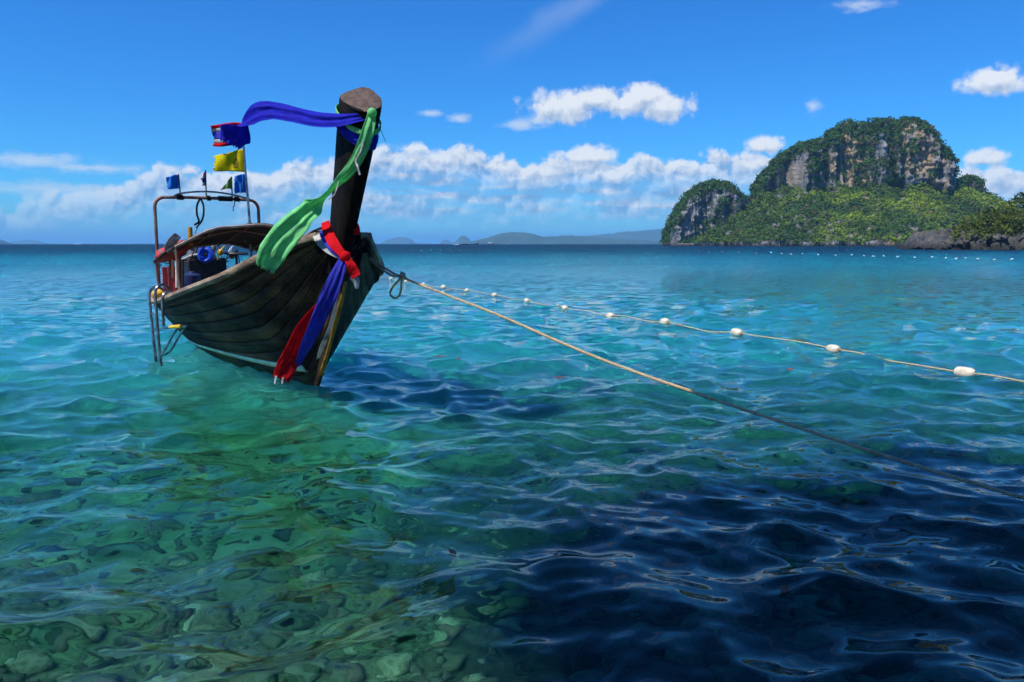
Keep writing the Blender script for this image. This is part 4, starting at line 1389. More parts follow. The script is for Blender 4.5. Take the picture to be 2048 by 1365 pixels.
# white rags tied where the starboard rail meets the bow
rag = cloth('white_rag', px_path([(632, 470, 8.6), (640, 476, 8.42), (646, 486, 8.36), (652, 494, 8.34)]), [0.07, 0.13, 0.12, 0.05], m_white_rag, left, 1.8, 0.018, 12, 26, 11, 0.01,
            label='crumpled white rag tied at the bow end of the near rail', cat='rag')
sc_ = cloth('grey_ribbon', px_path([(682, 562, 8.1), (672, 610, 8.25), (660, 655, 8.45), (646, 690, 8.7), (636, 716, 8.95)]), [0.02, 0.035, 0.05, 0.06, 0.03], m_c_white, right, 1.4, 0.01, 14, 50, 9, 0.012,
            label='narrow grey ribbon hanging down along the stem', cat='ribbon', ragged=0.05)


# ------------------------------------------------------------------ flags
def flag(name, path, heights, stripes, label, seed, n=36, depth=0.02, ragged=0.03, root_at=None, emblem=None):
    """cloth flying along path (from the staff outwards); stripes: (fraction, material, part name) from the top"""
    root = empty(name, path[0])
    tag(root, label, 'flag')
    P_ = catmull(rel(path, root), n)
    H_ = np.interp(np.linspace(0, 1, n), np.linspace(0, 1, len(heights)), heights)
    rng_ = np.random.default_rng(seed)
    ph = rng_.random(3) * 6.28
    top = 0.5
    t = np.linspace(0, 1, n)

    def pt(i, q):
        dz = q * H_[i]
        wob = depth * t[i] * (math.sin(9 * t[i] + ph[0] + 2.5 * q) + 0.5 * math.sin(17 * t[i] + ph[1] - 3 * q))
        return P_[i] + np.array([0.25 * wob + 0.10 * dz * t[i] * 0.3, wob * 1.6, dz + 0.35 * wob])
    for fr, mt_, nm in stripes:
        mrows = max(3, int(round(fr * 14)))
        qs_ = np.linspace(top, top - fr, mrows)
        top -= fr
        V_ = np.array([pt(i, q) for i in range(n) for q in qs_])
        if ragged:
            V_ = V_.reshape(n, mrows, 3)
            V_[-2:] += (P_[-1] - P_[-5])[None, None, :] / max(np.linalg.norm(P_[-1] - P_[-5]), 1e-6) * (rng_.random((2, mrows, 1)) - 0.4) * ragged
            V_ = V_.reshape(-1, 3)
        o_ = mesh(nm, V_, grid_faces(n, mrows), mt_, root)
        so_ = o_.modifiers.new('thick', 'SOLIDIFY')
        so_.thickness = 0.003
        so_.offset = 0
    if emblem:
        mat_e, ts_, qs2, shape = emblem
        eb = MB()
        for poly in shape:
            pts = []
            for (ex, ez) in poly:
                ti = min(max(ts_ + ex, 0), 1) * (n - 1)
                i0 = int(ti)
                p = np.array(pt(min(i0, n - 1), qs2 + ez)) * (1 - (ti - i0)) + np.array(pt(min(i0 + 1, n - 1), qs2 + ez)) * (ti - i0)
                pts.append(p)
            for dy in (-0.006, 0.006):
                base_k = len(eb.V)
                eb.V += [(p[0], p[1] + dy, p[2]) for p in pts]
                eb.F.append(tuple(range(base_k, base_k + len(pts))) if dy < 0 else tuple(range(base_k + len(pts) - 1, base_k - 1, -1)))
        eb.build('emblem', mat_e, root)
    return root


m_emb = mat('emblem_brown', (0.22, 0.09, 0.015), 0.8)
m_emb_b = mat('emblem_navy', (0.012, 0.05, 0.20), 0.8)
crest = [[(-0.015, 0.34), (0.0, 0.42), (0.015, 0.34)], [(-0.05, 0.16), (-0.03, 0.24), (0.0, 0.34), (0.03, 0.24), (0.05, 0.16), (0.02, 0.14), (-0.02, 0.14)],
         [(-0.10, 0.02), (-0.075, 0.13), (-0.05, 0.12), (-0.065, 0.02), (-0.05, -0.08), (-0.085, -0.10)], [(0.10, 0.02), (0.075, 0.13), (0.05, 0.12), (0.065, 0.02), (0.05, -0.08), (0.085, -0.10)],
         [(-0.03, -0.02), (0.0, 0.08), (0.03, -0.02), (0.0, -0.10)], [(-0.10, -0.15), (0.0, -0.12), (0.10, -0.15), (0.07, -0.21), (0.0, -0.17), (-0.07, -0.21)]]
YF = (M_BOAT @ mt_).y
flag('national_flag', px_path([(487, 270, YF), (470, 268, YF - 0.05), (450, 270, YF - 0.12), (423, 273, YF - 0.1)]), [0.36, 0.35, 0.35, 0.32],
     [(1 / 6, m_c_red, 'red_stripe'), (1 / 6, m_c_white, 'white_stripe'), (1 / 3, m_c_viol, 'blue_stripe'), (1 / 6, m_c_white, 'white_stripe'), (1 / 6, m_c_red, 'red_stripe')],
     'red, white and blue striped flag at the top of the stern mast', 4, depth=0.03)
flag('yellow_flag', px_path([(491, 322, YF), (475, 322, YF - 0.05), (455, 325, YF - 0.1), (431, 327, YF - 0.05)]), [0.37, 0.33, 0.28, 0.24], [(1.0, m_c_yellow, 'flag_cloth')],
     'bright yellow flag with a brown crest on the stern mast', 6, depth=0.025, ragged=0.09, emblem=(m_emb, 0.40, -0.12, crest))
flag('blue_flag', px_path([(493, 367, YF), (487, 367, YF - 0.05), (479, 368, YF - 0.08), (471, 370, YF - 0.05)]), [0.30, 0.29, 0.28, 0.27], [(1.0, m_c_sky, 'flag_cloth')],
     'small bright blue flag with dark crest low on the stern mast', 8, depth=0.02, emblem=(m_emb_b, 0.5, -0.1, crest))
YS = (M_BOAT @ Vector((FX, -0.4, FZ))).y


def staff(root, p0, p1, r=0.011, mt_=None):
    a, b_ = Vector(p0) - Vector(root.location), Vector(p1) - Vector(root.location)
    MB().tube([a, b_], r, 7).build('staff', mt_ or m_black, root, smooth=True)


def on_frame(px, y_frac):
    """point of the pipe frame's top seen at px"""
    p = M_BOAT @ Vector((FX + 0.03, y_frac, FZ + 0.05))
    return p


def frame_y(px):
    best = min(np.linspace(-0.8, 0.8, 200), key=lambda q: abs((M_BOAT @ Vector((FX, q, FZ))).x / (((M_BOAT @ Vector((FX, q, FZ))).y) * math.cos(PITCH) - (FZ - EYE) * math.sin(PITCH)) * FPX + 1024 - px))
    return M_BOAT @ Vector((FX + 0.04, float(best), FZ + 0.03))


b0 = frame_y(360)
f_ = flag('blue_flag', px_path([(357, 364, b0.y), (350, 364, b0.y - 0.04), (342, 366, b0.y - 0.06), (334, 366, b0.y - 0.04)]), [0.21, 0.22, 0.20, 0.17], [(1.0, m_c_sky, 'flag_cloth')],
          'small ragged blue flag on the left of the stern pipe frame', 9, depth=0.02, ragged=0.05)
staff(f_, b0, at(357, 349, b0.y))
b0 = frame_y(411)
f_ = flag('furled_flag', px_path([(411, 358, b0.y), (409, 359, b0.y - 0.02), (407, 361, b0.y - 0.03), (405, 363, b0.y - 0.02)]), [0.22, 0.21, 0.17, 0.10],
          [(0.2, m_c_red, 'red_stripe'), (0.2, m_c_white, 'white_stripe'), (0.3, m_c_viol, 'blue_stripe'), (0.3, m_c_white, 'white_stripe')],
          'furled striped flag on the middle of the stern pipe frame', 10, depth=0.03, ragged=0.04)
staff(f_, b0, at(411, 341, b0.y))
b0 = frame_y(463)
f_ = flag('green_pennant', px_path([(462, 367, b0.y), (457, 369, b0.y - 0.03), (451, 374, b0.y - 0.05), (444, 379, b0.y - 0.04)]), [0.20, 0.14, 0.07, 0.015], [(1.0, m_c_lime, 'flag_cloth')],
          'torn pale green pennant on the right of the stern pipe frame', 12, depth=0.015, ragged=0.03)
staff(f_, b0, at(463, 354, b0.y))

# black rope loop hung from the pipe frame
b0 = frame_y(401)
pts = px_path([(402, 398, b0.y), (407, 412, b0.y), (407, 430, b0.y), (403, 443, b0.y), (396, 452, b0.y - 0.05), (393, 456, b0.y - 0.05)])
hr = empty('hanging_rope', b0)
tag(hr, 'black rope loop hanging from the stern pipe frame', 'rope')
MB().tube(rel([Vector(q) for q in catmull(pts, 20)], hr), 0.016, 7).build('rope_strand', m_rope_dark, hr, smooth=True)
pts = px_path([(400, 398, b0.y), (394, 412, b0.y - 0.03), (394, 430, b0.y - 0.03), (398, 443, b0.y - 0.03), (391, 449, b0.y - 0.05), (389, 450, b0.y - 0.05)])
MB().tube(rel([Vector(q) for q in catmull(pts, 20)], hr), 0.016, 7).build('rope_strand', m_rope_dark, hr, smooth=True)
pts = px_path([(399, 448, b0.y - 0.03), (394, 458, b0.y - 0.3), (390, 468, b0.y - 0.6)])
MB().tube(rel([Vector(q) for q in catmull(pts, 8)], hr), 0.006, 6).build('rope_strand', m_rope_dark, hr, smooth=True)
b0 = frame_y(468)
o = MB().tube(catmull(px_path([(469, 398, b0.y), (469, 410, b0.y), (466, 416, b0.y), (467, 423, b0.y)]), 10), 0.007, 6).build('rope_end', m_rope_dark, smooth=True)
tag(o, 'short dark rope end dangling right of the frame loop', 'rope')

# red life jackets bundled under the canopy's left corner
for i, (px, py, yy, s_, lb) in enumerate([(352, 502, 11.7, 1.0, 'red life jacket hung at the left corner of the canopy'), (335, 508, 11.75, 0.9, 'red life jacket hanging outermost left of the canopy')]):
    c0 = at(px, py, yy)
    r_ = empty('life_jacket', c0)
    tag(r_, lb, 'life jacket', 'red life jackets')
    rng_ = np.random.default_rng(80 + i)
    V_, F_ = [], []
    for a in range(12):
        for b_ in range(10):
            th, ph = 2 * math.pi * b_ / 10, math.pi * (a + 0.5) / 12
            d = np.array([math.sin(ph) * math.cos(th) * 0.22, math.sin(ph) * math.sin(th) * 0.09, math.cos(ph) * 0.12]) * s_
            d[2] += 0.35 * d[0]
            d *= 0.85 + 0.35 * rng_.random()
            V_.append(d)
    for a in range(11):
        for b_ in range(10):
            F_.append((a * 10 + b_, a * 10 + (b_ + 1) % 10, a * 10 + 10 + (b_ + 1) % 10, a * 10 + 10 + b_)[::-1])
    F_ += [tuple(range(10)), tuple(range(119, 109, -1))]
    mesh('padding', V_, F_, m_red_p, r_)
    MB().tube([(-0.10 * s_, -0.08, 0.06), (-0.02, -0.10, 0.0), (0.05 * s_, -0.09, -0.07)], 0.014, 5).build('strap', m_c_white, r_, smooth=True)
    MB().tube(catmull([(-0.14, 0, -0.05), (-0.17, 0, -0.13), (-0.13, 0, -0.2), (-0.10, 0, -0.15)], 10), 0.006, 5).build('strap', m_rope_dark, r_, smooth=True)
o = cloth('white_sheet', px_path([(356, 470, 11.5), (346, 482, 11.5), (338, 494, 11.55), (333, 502, 11.6)]), [0.10, 0.16, 0.14, 0.06], m_white_rag, [(0.7, 0.3, 0.3), (0.7, 0.3, 0.3)], 1.7, 0.02, 31, 22, 11, 0.01,
          label='crumpled white sheet over the left corner of the canopy', cat='cloth')

# ------------------------------------------------------------------ boarding ladder hooked over the stern rail
lad = empty('boarding_ladder', on_water(316, 728))
tag(lad, 'bent steel boarding ladder with yellow step hooked on the stern rail', 'ladder')
YL = 11.3
railA = px_path([(345, 588, 11.6), (330, 571, 11.35), (318, 572, 11.2), (311, 583, 11.15), (312, 610, 11.12), (317, 680, 11.08), (323, 742, 11.05)])
railB = px_path([(336, 590, 11.9), (318, 575, 11.75), (305, 577, 11.55), (299, 590, 11.5), (301, 620, 11.47), (307, 680, 11.42), (313, 736, 11.4)])
railC = px_path([(356, 593, 11.3), (340, 584, 11.05), (329, 588, 10.95), (325, 600, 10.92), (326, 630, 10.9), (327, 652, 10.9)])
for r_ in (railA, railB, railC):
    MB().tube(rel([Vector(q) for q in catmull(r_, 34)], lad), 0.02, 8).build('ladder_rail', m_steel, lad, smooth=True)
for a, b_ in (((307, 661, 11.43), (330, 656, 11.0)), ((312, 712, 11.41), (322, 711, 11.06)), ((303, 628, 11.47), (313, 630, 11.1))):
    MB().tube(rel(px_path([a, b_]), lad), 0.013, 7).build('rung', m_steel, lad, smooth=True)
MB().tube(rel([Vector(q) for q in catmull(px_path([(355, 657, 10.9), (345, 672, 10.93), (331, 698, 10.98), (322, 710, 11.05)]), 14)], lad), 0.015, 8).build('brace', m_steel, lad, smooth=True)
MB().tube(rel([Vector(q) for q in catmull(px_path([(370, 654, 10.8), (356, 676, 10.85), (344, 698, 10.95), (335, 707, 11.0), (322, 712, 11.06)]), 14)], lad), 0.015, 8).build('brace', m_steel, lad, smooth=True)
MB().tube(rel(px_path([(328, 657, 10.96), (374, 653, 10.75)]), lad), 0.014, 8).build('brace', m_steel, lad, smooth=True)
MB().tube(rel(px_path([(340, 655, 10.88), (362, 653, 10.78)]), lad), 0.026, 10).build('step', m_yel_p, lad, smooth=True)
o = MB().lathe([(0.02, -0.11), (0.06, -0.09), (0.07, 0.0), (0.06, 0.08), (0.02, 0.10)], at(318, 588, 11.9), (0.8, 0.5, 0.25), 12).build('yellow_float', m_yel_p, smooth=True)
tag(o, 'yellowish float lying behind the ladder hooks on the stern', 'float')


# ------------------------------------------------------------------ ropes and floats
def twisted(name, path, r, mat_, pitch, label, cat='rope', parent=None, n_per=7, smooth_n=None):
    """three strands laid round each other"""
    P_ = catmull(path, 400)
    d = np.concatenate([[0], np.cumsum(np.linalg.norm(np.diff(P_, axis=0), axis=1))])
    L_ = d[-1]
    n = int(L_ / pitch * n_per)
    q = np.linspace(0, L_, n)
    C_ = np.stack([np.interp(q, d, P_[:, i]) for i in range(3)], -1)
    T_ = np.gradient(C_, axis=0)
    T_ /= np.linalg.norm(T_, axis=1, keepdims=True)
    S_ = np.cross(T_, np.array([0, 0, 1.0]))
    S_ /= np.linalg.norm(S_, axis=1, keepdims=True)
    U_ = np.cross(S_, T_)
    V_, F_ = [], []
    for k in range(3):
        a = q / pitch * 2 * math.pi + k * 2.094
        c_ = C_ + (S_ * np.cos(a)[:, None] + U_ * np.sin(a)[:, None]) * r * 0.5
        base_k = k * n * 5
        for j in range(5):
            b_ = 2 * math.pi * j / 5
            V_.append(c_ + (S_ * math.cos(b_) + U_ * math.sin(b_)) * r * 0.58)
    V_ = np.stack(V_, 0).reshape(3, 5, n, 3).transpose(0, 2, 1, 3).reshape(-1, 3)
    for k in range(3):
        i = np.arange(n - 1)[:, None] * 5 + k * n * 5
        j = np.arange(5)[None, :]
        j2 = (j + 1) % 5
        F_.append(np.stack([i + j, i + 5 + j, i + 5 + j2, i + j2], -1).reshape(-1, 4))
    o_ = mesh(name, V_, np.concatenate(F_), mat_, parent)
    if label:
        tag(o_, label, cat)
    return o_


moor = empty('mooring_rope', at(800, 553, 9.2))
tag(moor, 'thick tan mooring rope from the bow down to the lower right', 'rope')


def rope_y(px):
    return 1 / (1 / 9.35 + (1 / 4.74 - 1 / 9.35) * (px - 758) / 1290)


pp = [at(px, py, rope_y(px)) for px, py in [(738, 515), (770, 537), (806, 556), (900, 593), (1000, 632), (1100, 676), (1200, 718), (1300, 755), (1400, 789), (1500, 823), (1600, 856), (1700, 889), (1800, 921), (1900, 952), (2000, 982), (2048, 996)]]
dl = (pp[-1] - pp[-3]).normalized()
pp += [pp[-1] + dl * 0.8 + Vector((0, 0, 0.04)), pp[-1] + dl * 2.0 + Vector((0, 0, 0.10)), pp[-1] + dl * 3.2 + Vector((0, 0, 0.2))]
twisted('rope_line', rel(pp, moor), 0.0145, m_rope, 0.085, None, parent=moor)
pb = [at(px, py, rope_y(px) - 0.03) for px, py in [(738, 519), (765, 540), (785, 552), (806, 553), (812, 557)]]
twisted('rope_line', rel(pb, moor), 0.014, m_rope, 0.08, None, parent=moor)
lp = [at(px, py, rope_y(px) - 0.05) for px, py in [(806, 552), (803, 565), (802, 580), (798, 592), (790, 597), (782, 592), (781, 584), (787, 573), (797, 562), (804, 553)]]
twisted('rope_loop', rel(lp, moor), 0.013, m_rope, 0.08, None, parent=moor)
for k in range(3):
    c0 = at(801 + k * 3, 552 + k * 1.5, 9.15)
    ring = [c0 + Vector((0.012 * math.sin(a), 0.034 * math.cos(a), 0.040 * math.sin(a + 0.4))) for a in np.linspace(0, 6.28, 13)[:-1]]
    MB().tube(rel(ring, moor), 0.014, 6, closed=True).build('knot_turn', m_rope, moor, smooth=True)

# boulder on the shore, out of the picture, that the rope is made fast to
end_p = pp[-1]
bz = float(bed_height(np.array([end_p.x + 0.15]), np.array([end_p.y - 0.2]))[0])
me_ = None
rockV = []
import bmesh
bm = bmesh.new()
bmesh.ops.create_icosphere(bm, subdivisions=4, radius=1.0)
for v in bm.verts:
    n_ = float(fbm(v.co.x * 1.3 + 4, v.co.y * 1.3 + 2, v.co.z * 1.3 + 7, 4, 300))
    v.co *= 0.65 + 0.6 * n_
    v.co.x *= 0.75
    v.co.y *= 0.7
    v.co.z *= 0.9
me_ = bpy.data.meshes.new('shore_boulder')
bm.to_mesh(me_)
bm.free()
me_.materials.append(rock_material('shore_rock', 9.0, 0.1, 0.8))
o = bpy.data.objects.new('shore_boulder', me_)
COL.objects.link(o)
o.location = (end_p.x + 0.35, end_p.y - 0.35, max(bz, -0.35) + 0.25)
tag(o, 'grey shore boulder the mooring rope is made fast to', 'boulder')

# line of floats
m_float = mat('white_float', (0.72, 0.64, 0.50), 0.6, c2=(0.46, 0.38, 0.27), scale=11, bump=0.25, contrast=(0.42, 0.75))
m_hole = mat('float_hole', (0.30, 0.18, 0.08), 0.9)
fpx = [(1930, 744), (1667, 701), (1474, 667), (1330, 648), (1221, 633), (1130, 617), (1054, 602), (989, 592), (934, 582), (887, 575.5), (847, 570), (812, 564.5), (782, 558.5)]
fpos = [on_water(px, py, 0.03) for px, py in fpx]
ords = ['nearest and largest', 'second nearest', 'third nearest', 'fourth nearest', 'fifth nearest', 'sixth nearest', 'seventh nearest', 'eighth nearest', 'ninth nearest', 'tenth nearest', 'eleventh nearest', 'twelfth nearest', 'farthest visible']
rng = np.random.default_rng(77)
body_prof = [(0.030, -0.150), (0.058, -0.148), (0.078, -0.125), (0.092, -0.075), (0.097, 0.0), (0.092, 0.075), (0.078, 0.125), (0.058, 0.148), (0.030, 0.150)]
float_me = hole_me = None
for i, p in enumerate(fpos):
    a = fpos[max(i - 1, 0)]
    b_ = fpos[min(i + 1, len(fpos) - 1)]
    d = (b_ - a)
    r_ = empty('float_buoy', p + Vector((0, 0, wave(p.x, p.y) * 0.6 + 0.012)))
    r_.rotation_euler = (rng.normal(0, 0.12), rng.normal(0, 0.06), math.atan2(d.y, d.x) + rng.normal(0, 0.12))
    sz = 0.78 + 0.12 * rng.random()
    r_.scale = (sz, sz, sz)
    if float_me is None:
        o = MB().lathe(body_prof, (0, 0, 0), (1, 0, 0), 18).build('float_body', m_float, r_, smooth=True)
        float_me = o.data
        o2 = MB().tube([(-0.175, 0, 0), (0.175, 0, 0)], 0.026, 8).build('rope_collar', m_hole, r_, smooth=True)
        hole_me = o2.data
    else:
        for nm, me_ in (('float_body', float_me), ('rope_collar', hole_me)):
            o = bpy.data.objects.new(nm, me_)
            COL.objects.link(o)
            o.parent = r_
    tag(r_, f'dirty white oval float on the swim line, {ords[i]} to the shore', 'float', 'floats on the swim line')
lead = fpos[0] + (fpos[0] - fpos[1]) * 0.9
chain = [lead] + fpos + [fpos[-1] + (fpos[-1] - fpos[-2]) * 3.5]
pts = []
for i in range(len(chain) - 1):
    a, b_ = chain[i], chain[i + 1]
    for q in (0.0, 0.15, 0.35, 0.55, 0.8):
        p = a.lerp(b_, q)
        sag = math.sin(math.pi * q)
        p.z = wave(p.x, p.y) * 0.7 + 0.046 - 0.014 * sag * (0.7 + 0.8 * math.sin(i * 2.3)) 
        n_ = Vector((-(b_ - a).y, (b_ - a).x, 0)).normalized()
        pts.append(p + n_ * 0.10 * math.sin(i * 1.9 + q * 3) * sag)
twisted('swim_line', pts, 0.012, m_rope, 0.09, 'thin tan rope strung through the white floats on the water', n_per=5)
# the farther line of floats
far_me = MB().lathe([(0.03, -0.16), (0.07, -0.12), (0.085, 0.0), (0.07, 0.12), (0.03, 0.16)], (0, 0, 0), (1, 0, 0), 10).build('tiny_float', m_white_p, smooth=True)
first = True
spots = [(745 + 19.5 * k, 501 + 0.6 * math.sin(k * 1.7)) for k in range(13)] + [(1398 + 27 * k + 9 * math.sin(k * 5.3), 503 + k * 0.72 + 0.9 * math.sin(k * 2.1)) for k in range(25)]
for k, (px, py) in enumerate(spots):
    p = on_water(px, py, 0.05)
    if first:
        o = far_me
        first = False
    else:
        o = far_me.copy()
        COL.objects.link(o)
    o.location = p
    o.rotation_euler = (0, 0.1 * math.sin(k), 0.3 * math.sin(k * 3.1))
    tag(o, 'tiny white float in the distant dotted line' if px < 1200 else 'tiny white float in the dotted line before the island', 'float', 'floats of the distant line' if px < 1200 else 'floats before the island')


# ------------------------------------------------------------------ boats far out
m_far_dark = mat('far_hull', (0.03, 0.025, 0.025), 0.7)
m_foam = mat('foam', (0.8, 0.82, 0.84), 0.9, c2=(0.6, 0.66, 0.7), scale=3)


def far_longtail(px, py, L, rz, label, roof, dist=None, hullm=None):
    p = on_water(px, py, 0.0)
    r_ = empty('far_boat', p, rz)
    tag(r_, label, 'boat', 'boats out on the bay')
    n = 15
    V_ = []
    for i in range(n):
        u = i / (n - 1) * 2 - 1
        hw = 0.10 * L * (1 - abs(u) ** 3) + 0.004 * L
        sheer = 0.035 * L + 0.05 * L * max(0, u) ** 2.5 + 0.02 * L * max(0, -u) ** 3
        keel = -0.03 * L * (1 - u ** 4)
        for y_, z_ in ((-hw, sheer), (-hw * 0.7, keel * 0.2), (0, keel), (hw * 0.7, keel * 0.2), (hw, sheer)):
            V_.append((u * L * 0.5, y_, z_))
    F_ = [(i * 5 + j, i * 5 + j + 1, i * 5 + j + 6, i * 5 + j + 5) for i in range(n - 1) for j in range(4)]
    F_ += [(i * 5 + 4, i * 5, i * 5 + 5, i * 5 + 9) for i in range(n - 1)]
    MB().add(V_, F_).build('hull', hullm or m_far_dark, r_, smooth=True)
    MB().tube([(0.46 * L, 0, 0.06 * L), (0.54 * L, 0, 0.17 * L)], [0.012 * L, 0.010 * L], 6).build('prow_post', m_far_dark, r_, smooth=True)
    if roof:
        V_, F_ = [], []
        for i, x_ in enumerate((-0.3 * L, 0.18 * L)):
            for q in np.linspace(-1, 1, 7):
                V_.append((x_, q * 0.095 * L, 0.155 * L - 0.03 * L * q * q))
        F_ = [(j, j + 1, j + 8, j + 7) for j in range(6)]
        o_ = MB().add(V_, F_).build('canopy', roof, r_)
        so_ = o_.modifiers.new('thick', 'SOLIDIFY')
        so_.thickness = 0.01 * L
        for x_ in (-0.28 * L, 0.16 * L):
            for s_ in (-1, 1):
                MB().tube([(x_, s_ * 0.085 * L, 0.03 * L), (x_, s_ * 0.085 * L, 0.13 * L)], 0.006 * L, 5).build('canopy_post', m_far_dark, r_)
    return r_


b1 = far_longtail(938, 490.0, 34, 0.05, 'dark longtail boat under way between prow and round hill', None)
for x_ in (-9, -5):
    MB().lathe([(0.2, 0.8), (0.55, 1.2), (0.6, 2.6), (0.3, 3.1), (0.42, 3.3), (0.4, 3.8), (0.15, 4.0)], (x_, 0, 0.2), None, 8).build('passenger', m_far_dark, b1, smooth=True)
MB().tube(catmull([(-17, 0, 0.2), (-22, 0.8, 0.3), (-28, 1.2, 0.1)], 8), [0.5, 0.55, 0.6, 0.6, 0.5, 0.4, 0.3, 0.1], 7).build('wake', m_foam, b1, smooth=True)
b2 = far_longtail(982, 490.2, 22, rad(-62), 'stubby canopied boat facing the shore near the round hill', m_white_p)
MB().tube([(6, 0, 2), (6.5, 0, 5)], 0.25, 6).build('mast', m_white_p, b2)
b3 = far_longtail(1004, 489.2, 26, rad(170), 'small dark boat with white bow wave right of the canopied one', None)
MB().lathe([(0.3, 0), (1.6, 0.3), (1.1, 1.2), (0.2, 1.8)], (-13, 0, 0), None, 9).build('bow_wave', m_foam, b3, smooth=True)
b4 = far_longtail(170, 489.2, 22, 0.1, 'speeding dark boat on the left horizon', None)
MB().tube(catmull([(-11, 0, 0.3), (-18, 0.3, 0.8), (-26, 0, 0.6), (-34, 0, 0.2)], 10), [0.5, 0.8, 1.0, 1.0, 0.9, 0.8, 0.6, 0.5, 0.3, 0.1], 7).build('wake', m_foam, b4, smooth=True)
far_longtail(1219, 489.4, 7, 0.8, 'tiny boat before the ridge, left of a second speck', m_white_p)
far_longtail(1256, 489.6, 8, 2.2, 'tiny dark boat nearest the karst island', m_far_dark)


# ------------------------------------------------------------------ stones on the bottom
def stone_mesh(seed, sub=2):
    import bmesh
    bm = bmesh.new()
    bmesh.ops.create_icosphere(bm, subdivisions=sub, radius=1.0)
    rng_ = np.random.default_rng(seed)
    o3 = rng_.random(3) * 50
    for v in bm.verts:
        n_ = float(fbm(v.co.x * 0.9 + o3[0], v.co.y * 0.9 + o3[1], v.co.z * 0.9 + o3[2], 3, seed))
        v.co *= 0.72 + 0.55 * n_
        v.co.z *= 0.58
    me_ = bpy.data.meshes.new('stone')
    bm.to_mesh(me_)
    bm.free()
    me_.shade_smooth()
    return me_


stone_mats = [mat('stone_olive', (0.22, 0.20, 0.075), 0.9, c2=(0.10, 0.10, 0.042), scale=2.0, bump=0.5, bscale=9),
              mat('stone_pale', (0.46, 0.39, 0.19), 0.9, c2=(0.24, 0.21, 0.09), scale=2.5, bump=0.5, bscale=9),
              mat('stone_dark', (0.075, 0.08, 0.045), 0.9, c2=(0.14, 0.14, 0.07), scale=2.0, bump=0.5, bscale=9),
              mat('stone_rust', (0.34, 0.20, 0.10), 0.9, c2=(0.20, 0.15, 0.08), scale=3.0, bump=0.4, bscale=9)]
kinds = []
for i in range(8):
    me_ = stone_mesh(100 + i)
    me_.materials.append(stone_mats[(0, 1, 2, 0, 1, 2, 0, 3)[i]])
    kinds.append(me_)
rng = np.random.default_rng(99)
cnt = 0
while cnt < 300:
    y_ = 2.0 + 5.5 * rng.random() ** 1.7
    x_ = (rng.random() * 2 - 1) * (0.75 * y_ + 0.5)
    if rng.random() < np.clip((y_ - 4.2) / 2.5, 0, 1):
        continue
    s_ = 0.05 + 0.11 * rng.random() ** 2.6
    k = int(rng.integers(0, 8))
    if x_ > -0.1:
        k = (2, 5)[int(rng.integers(0, 2))]  # only dark stones on the right: their colour deepens the tree's shade
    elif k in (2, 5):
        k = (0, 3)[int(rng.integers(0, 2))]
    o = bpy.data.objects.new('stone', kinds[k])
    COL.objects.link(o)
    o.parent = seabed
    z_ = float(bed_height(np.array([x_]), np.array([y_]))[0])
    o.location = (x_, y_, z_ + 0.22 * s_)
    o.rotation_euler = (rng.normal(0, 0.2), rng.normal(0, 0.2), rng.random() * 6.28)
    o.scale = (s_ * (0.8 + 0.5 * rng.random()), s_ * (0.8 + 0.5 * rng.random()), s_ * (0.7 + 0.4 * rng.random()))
    cnt += 1
# the smaller pebbles between them
pv, pf = [], []
small = [stone_mesh(200 + i, 1) for i in range(4)]
sv = []
for me_ in small:
    a = np.zeros(len(me_.vertices) * 3)
    me_.vertices.foreach_get('co', a)
    sv.append((a.reshape(-1, 3), np.array([list(q.vertices) for q in me_.polygons])))
NPB = 5200
yy = 1.0 + 7.0 * rng.random(NPB) ** 1.75
xx = (rng.random(NPB) * 2 - 1) * (0.8 * yy + 0.6)
zz = bed_height(xx, yy)
allV, allF, allC, off = [], [], [], 0
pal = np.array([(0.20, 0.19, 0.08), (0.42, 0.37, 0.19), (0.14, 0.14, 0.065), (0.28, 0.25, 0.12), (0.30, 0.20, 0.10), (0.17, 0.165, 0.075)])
for i in range(NPB):
    v, f = sv[i % 4]
    a = rng.random() * 6.28
    s_ = 0.022 + 0.055 * rng.random() ** 2
    R_ = np.array([[math.cos(a), -math.sin(a), 0], [math.sin(a), math.cos(a), 0], [0, 0, 1]])
    allV.append((v * s_ * np.array([1 + 0.4 * rng.random(), 1, 0.9])) @ R_.T + np.array([xx[i], yy[i], zz[i] + 0.2 * s_]))
    allF.append(f + off)
    off += len(v)
    allC.append(np.repeat(pal[rng.integers(0, 6) if xx[i] < 0.2 else 2][None, :] * (0.7 + 0.6 * rng.random()), len(v), 0) * (0.3 if xx[i] > 0.0 else 0.9))  # right-hand pebbles coloured darker, shade painted in
m_peb = mat('pebble', (1, 1, 1), 0.9, c2=(0.6, 0.62, 0.55), scale=14, attr=True)
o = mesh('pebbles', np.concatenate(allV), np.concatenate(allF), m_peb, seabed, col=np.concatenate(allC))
o['kind'] = 'stuff'

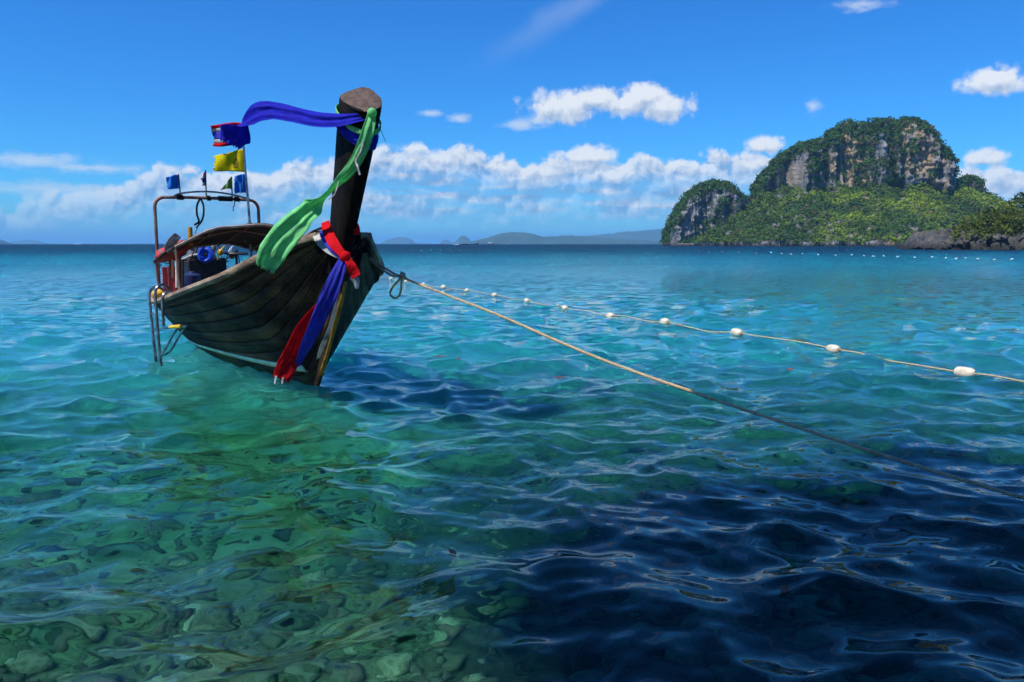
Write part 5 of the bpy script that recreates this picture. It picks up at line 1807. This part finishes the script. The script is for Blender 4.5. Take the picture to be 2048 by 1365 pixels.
# fallen leaves afloat
m_fallen = mat('fallen_leaf_red', (0.42, 0.10, 0.04), 0.6, c2=(0.30, 0.06, 0.03), scale=30, trans=0.2)
leafs = [(905, 1106, 'red fallen leaf afloat in the near water right of centre', 0.042), (880, 706, 'brownish leaf afloat right of the bow, nearer the boat', 0.10), (912, 712, 'brownish leaf afloat right of the bow, farther from the boat', 0.10),
         (1122, 746, 'reddish leaf afloat below the mooring rope', 0.08), (1581, 738, 'reddish leaf afloat between mooring rope and floats', 0.09), (1568, 1192, 'dim red leaf afloat in the shaded right water', 0.05)]
for px, py, lb, s_ in leafs:
    p = on_water(px, py, 0)
    V_, F_ = [], []
    for i in range(9):
        u = i / 8
        wd_ = s_ * 0.42 * math.sin(math.pi * u) ** 0.8 + 0.001
        for q in (-1, 0, 1):
            V_.append(((u - 0.5) * 2 * s_, q * wd_, 0.10 * s_ * q * q + 0.15 * s_ * (u - 0.5) ** 2))
    F_ = [(i * 3 + j, i * 3 + j + 3, i * 3 + j + 4, i * 3 + j + 1) for i in range(8) for j in range(2)]
    o = MB().add(V_, F_).build('fallen_leaf', m_fallen, smooth=True)
    so = o.modifiers.new('thick', 'SOLIDIFY')
    so.thickness = 0.002
    o.location = (p.x, p.y, wave(p.x, p.y) + 0.008)
    o.rotation_euler = (0, 0, px * 0.7)
    tag(o, lb, 'leaf', 'leaves afloat')

# ------------------------------------------------------------------ tree leaning out over the water behind the viewer: its shade lies on the right foreground
shade = [(0.9, 3.2, 0.95), (1.7, 2.9, 1.0), (2.6, 3.2, 1.1), (3.5, 3.6, 1.1), (1.5, 4.0, 0.95), (2.3, 4.4, 1.05), (3.2, 4.8, 1.1), (4.2, 4.8, 1.2), (2.9, 5.7, 1.0), (3.9, 6.0, 1.1), (4.9, 6.0, 1.2), (1.2, 2.2, 0.9), (2.3, 2.2, 1.0), (3.4, 2.4, 1.0), (1.9, 5.3, 0.8), (4.7, 3.6, 1.1), (0.35, 2.5, 0.7), (1.0, 4.9, 0.7), (0.8, 3.9, 0.7), (5.6, 4.9, 1.1), (2.4, 6.4, 0.6), (3.4, 6.9, 0.7), (0.1, 3.2, 0.6), (-0.1, 4.2, 0.6), (0.3, 5.2, 0.6), (1.2, 5.9, 0.6)]
ths = 6.2
sh = Vector((TO_SUN.x / TO_SUN.z, TO_SUN.y / TO_SUN.z, 0))
rng = np.random.default_rng(123)
C = np.array([[x_ + sh.x * ths, y_ - 0.1 + sh.y * ths, ths + rng.normal(0, 0.35)] for x_, y_, r_ in shade])
Rr = np.array([r_ for _, _, r_ in shade])
st = empty('shore_tree', (-4.6, -3.2, float(bed_height(np.array([-4.6]), np.array([-3.2]))[0])))
so_ = np.array(st.location)
tag(st, 'leaning shore tree overhanging the water beside the viewer', 'tree')
tb = MB()
trunk = catmull([Vector((-4.6, -3.2, st.location.z - 0.6)), Vector((-4.4, -2.6, 2.2)), Vector((-3.5, -1.4, 4.4)), Vector((-2.0, 0.2, 5.7)), Vector((-0.9, 1.6, 6.2))], 16)
tb.tube([tuple(np.array(q) - so_) for q in trunk], [0.26 - 0.011 * i for i in range(16)], 9)
for i, c0 in enumerate(C):
    s0 = trunk[min(15, 9 + i % 6)]
    mid = (s0 + c0) / 2 + np.array([0, 0, 0.25])
    tb.tube([tuple(q - so_) for q in catmull([s0, mid, c0], 8)], [0.08, 0.07, 0.06, 0.05, 0.04, 0.03, 0.02, 0.012], 6)
tb.build('trunk', m_bark, st, smooth=True)
V, F, c = leaf_cloud(C, Rr, 1100, np.full(len(C), 0.10), np.tile(np.array([[0.05, 0.085, 0.02]]), (len(C), 1)), rng, 0.45)
mesh('crown', V - so_, F, m_leaf, st, smooth=False, col=c)


# ------------------------------------------------------------------ haze
hb = MB()
hb.box((0, 0, 130), (100000, 100000, 300))
m_haze = bpy.data.materials.new('haze_air')
m_haze.use_nodes = True
w = NT(m_haze.node_tree)
m_haze.node_tree.nodes.clear()
out = w.node('ShaderNodeOutputMaterial')
pv = w.node('ShaderNodeVolumePrincipled')
pv.inputs['Color'].default_value = (0.27, 0.62, 0.98, 1)
pv.inputs['Density'].default_value = 0.00009
pv.inputs['Anisotropy'].default_value = 0.0
w.put(out.inputs['Volume'], pv.outputs[0])
haze = hb.build('haze', m_haze)
tag(haze, 'thin pale blue haze over the whole bay', kind='stuff')
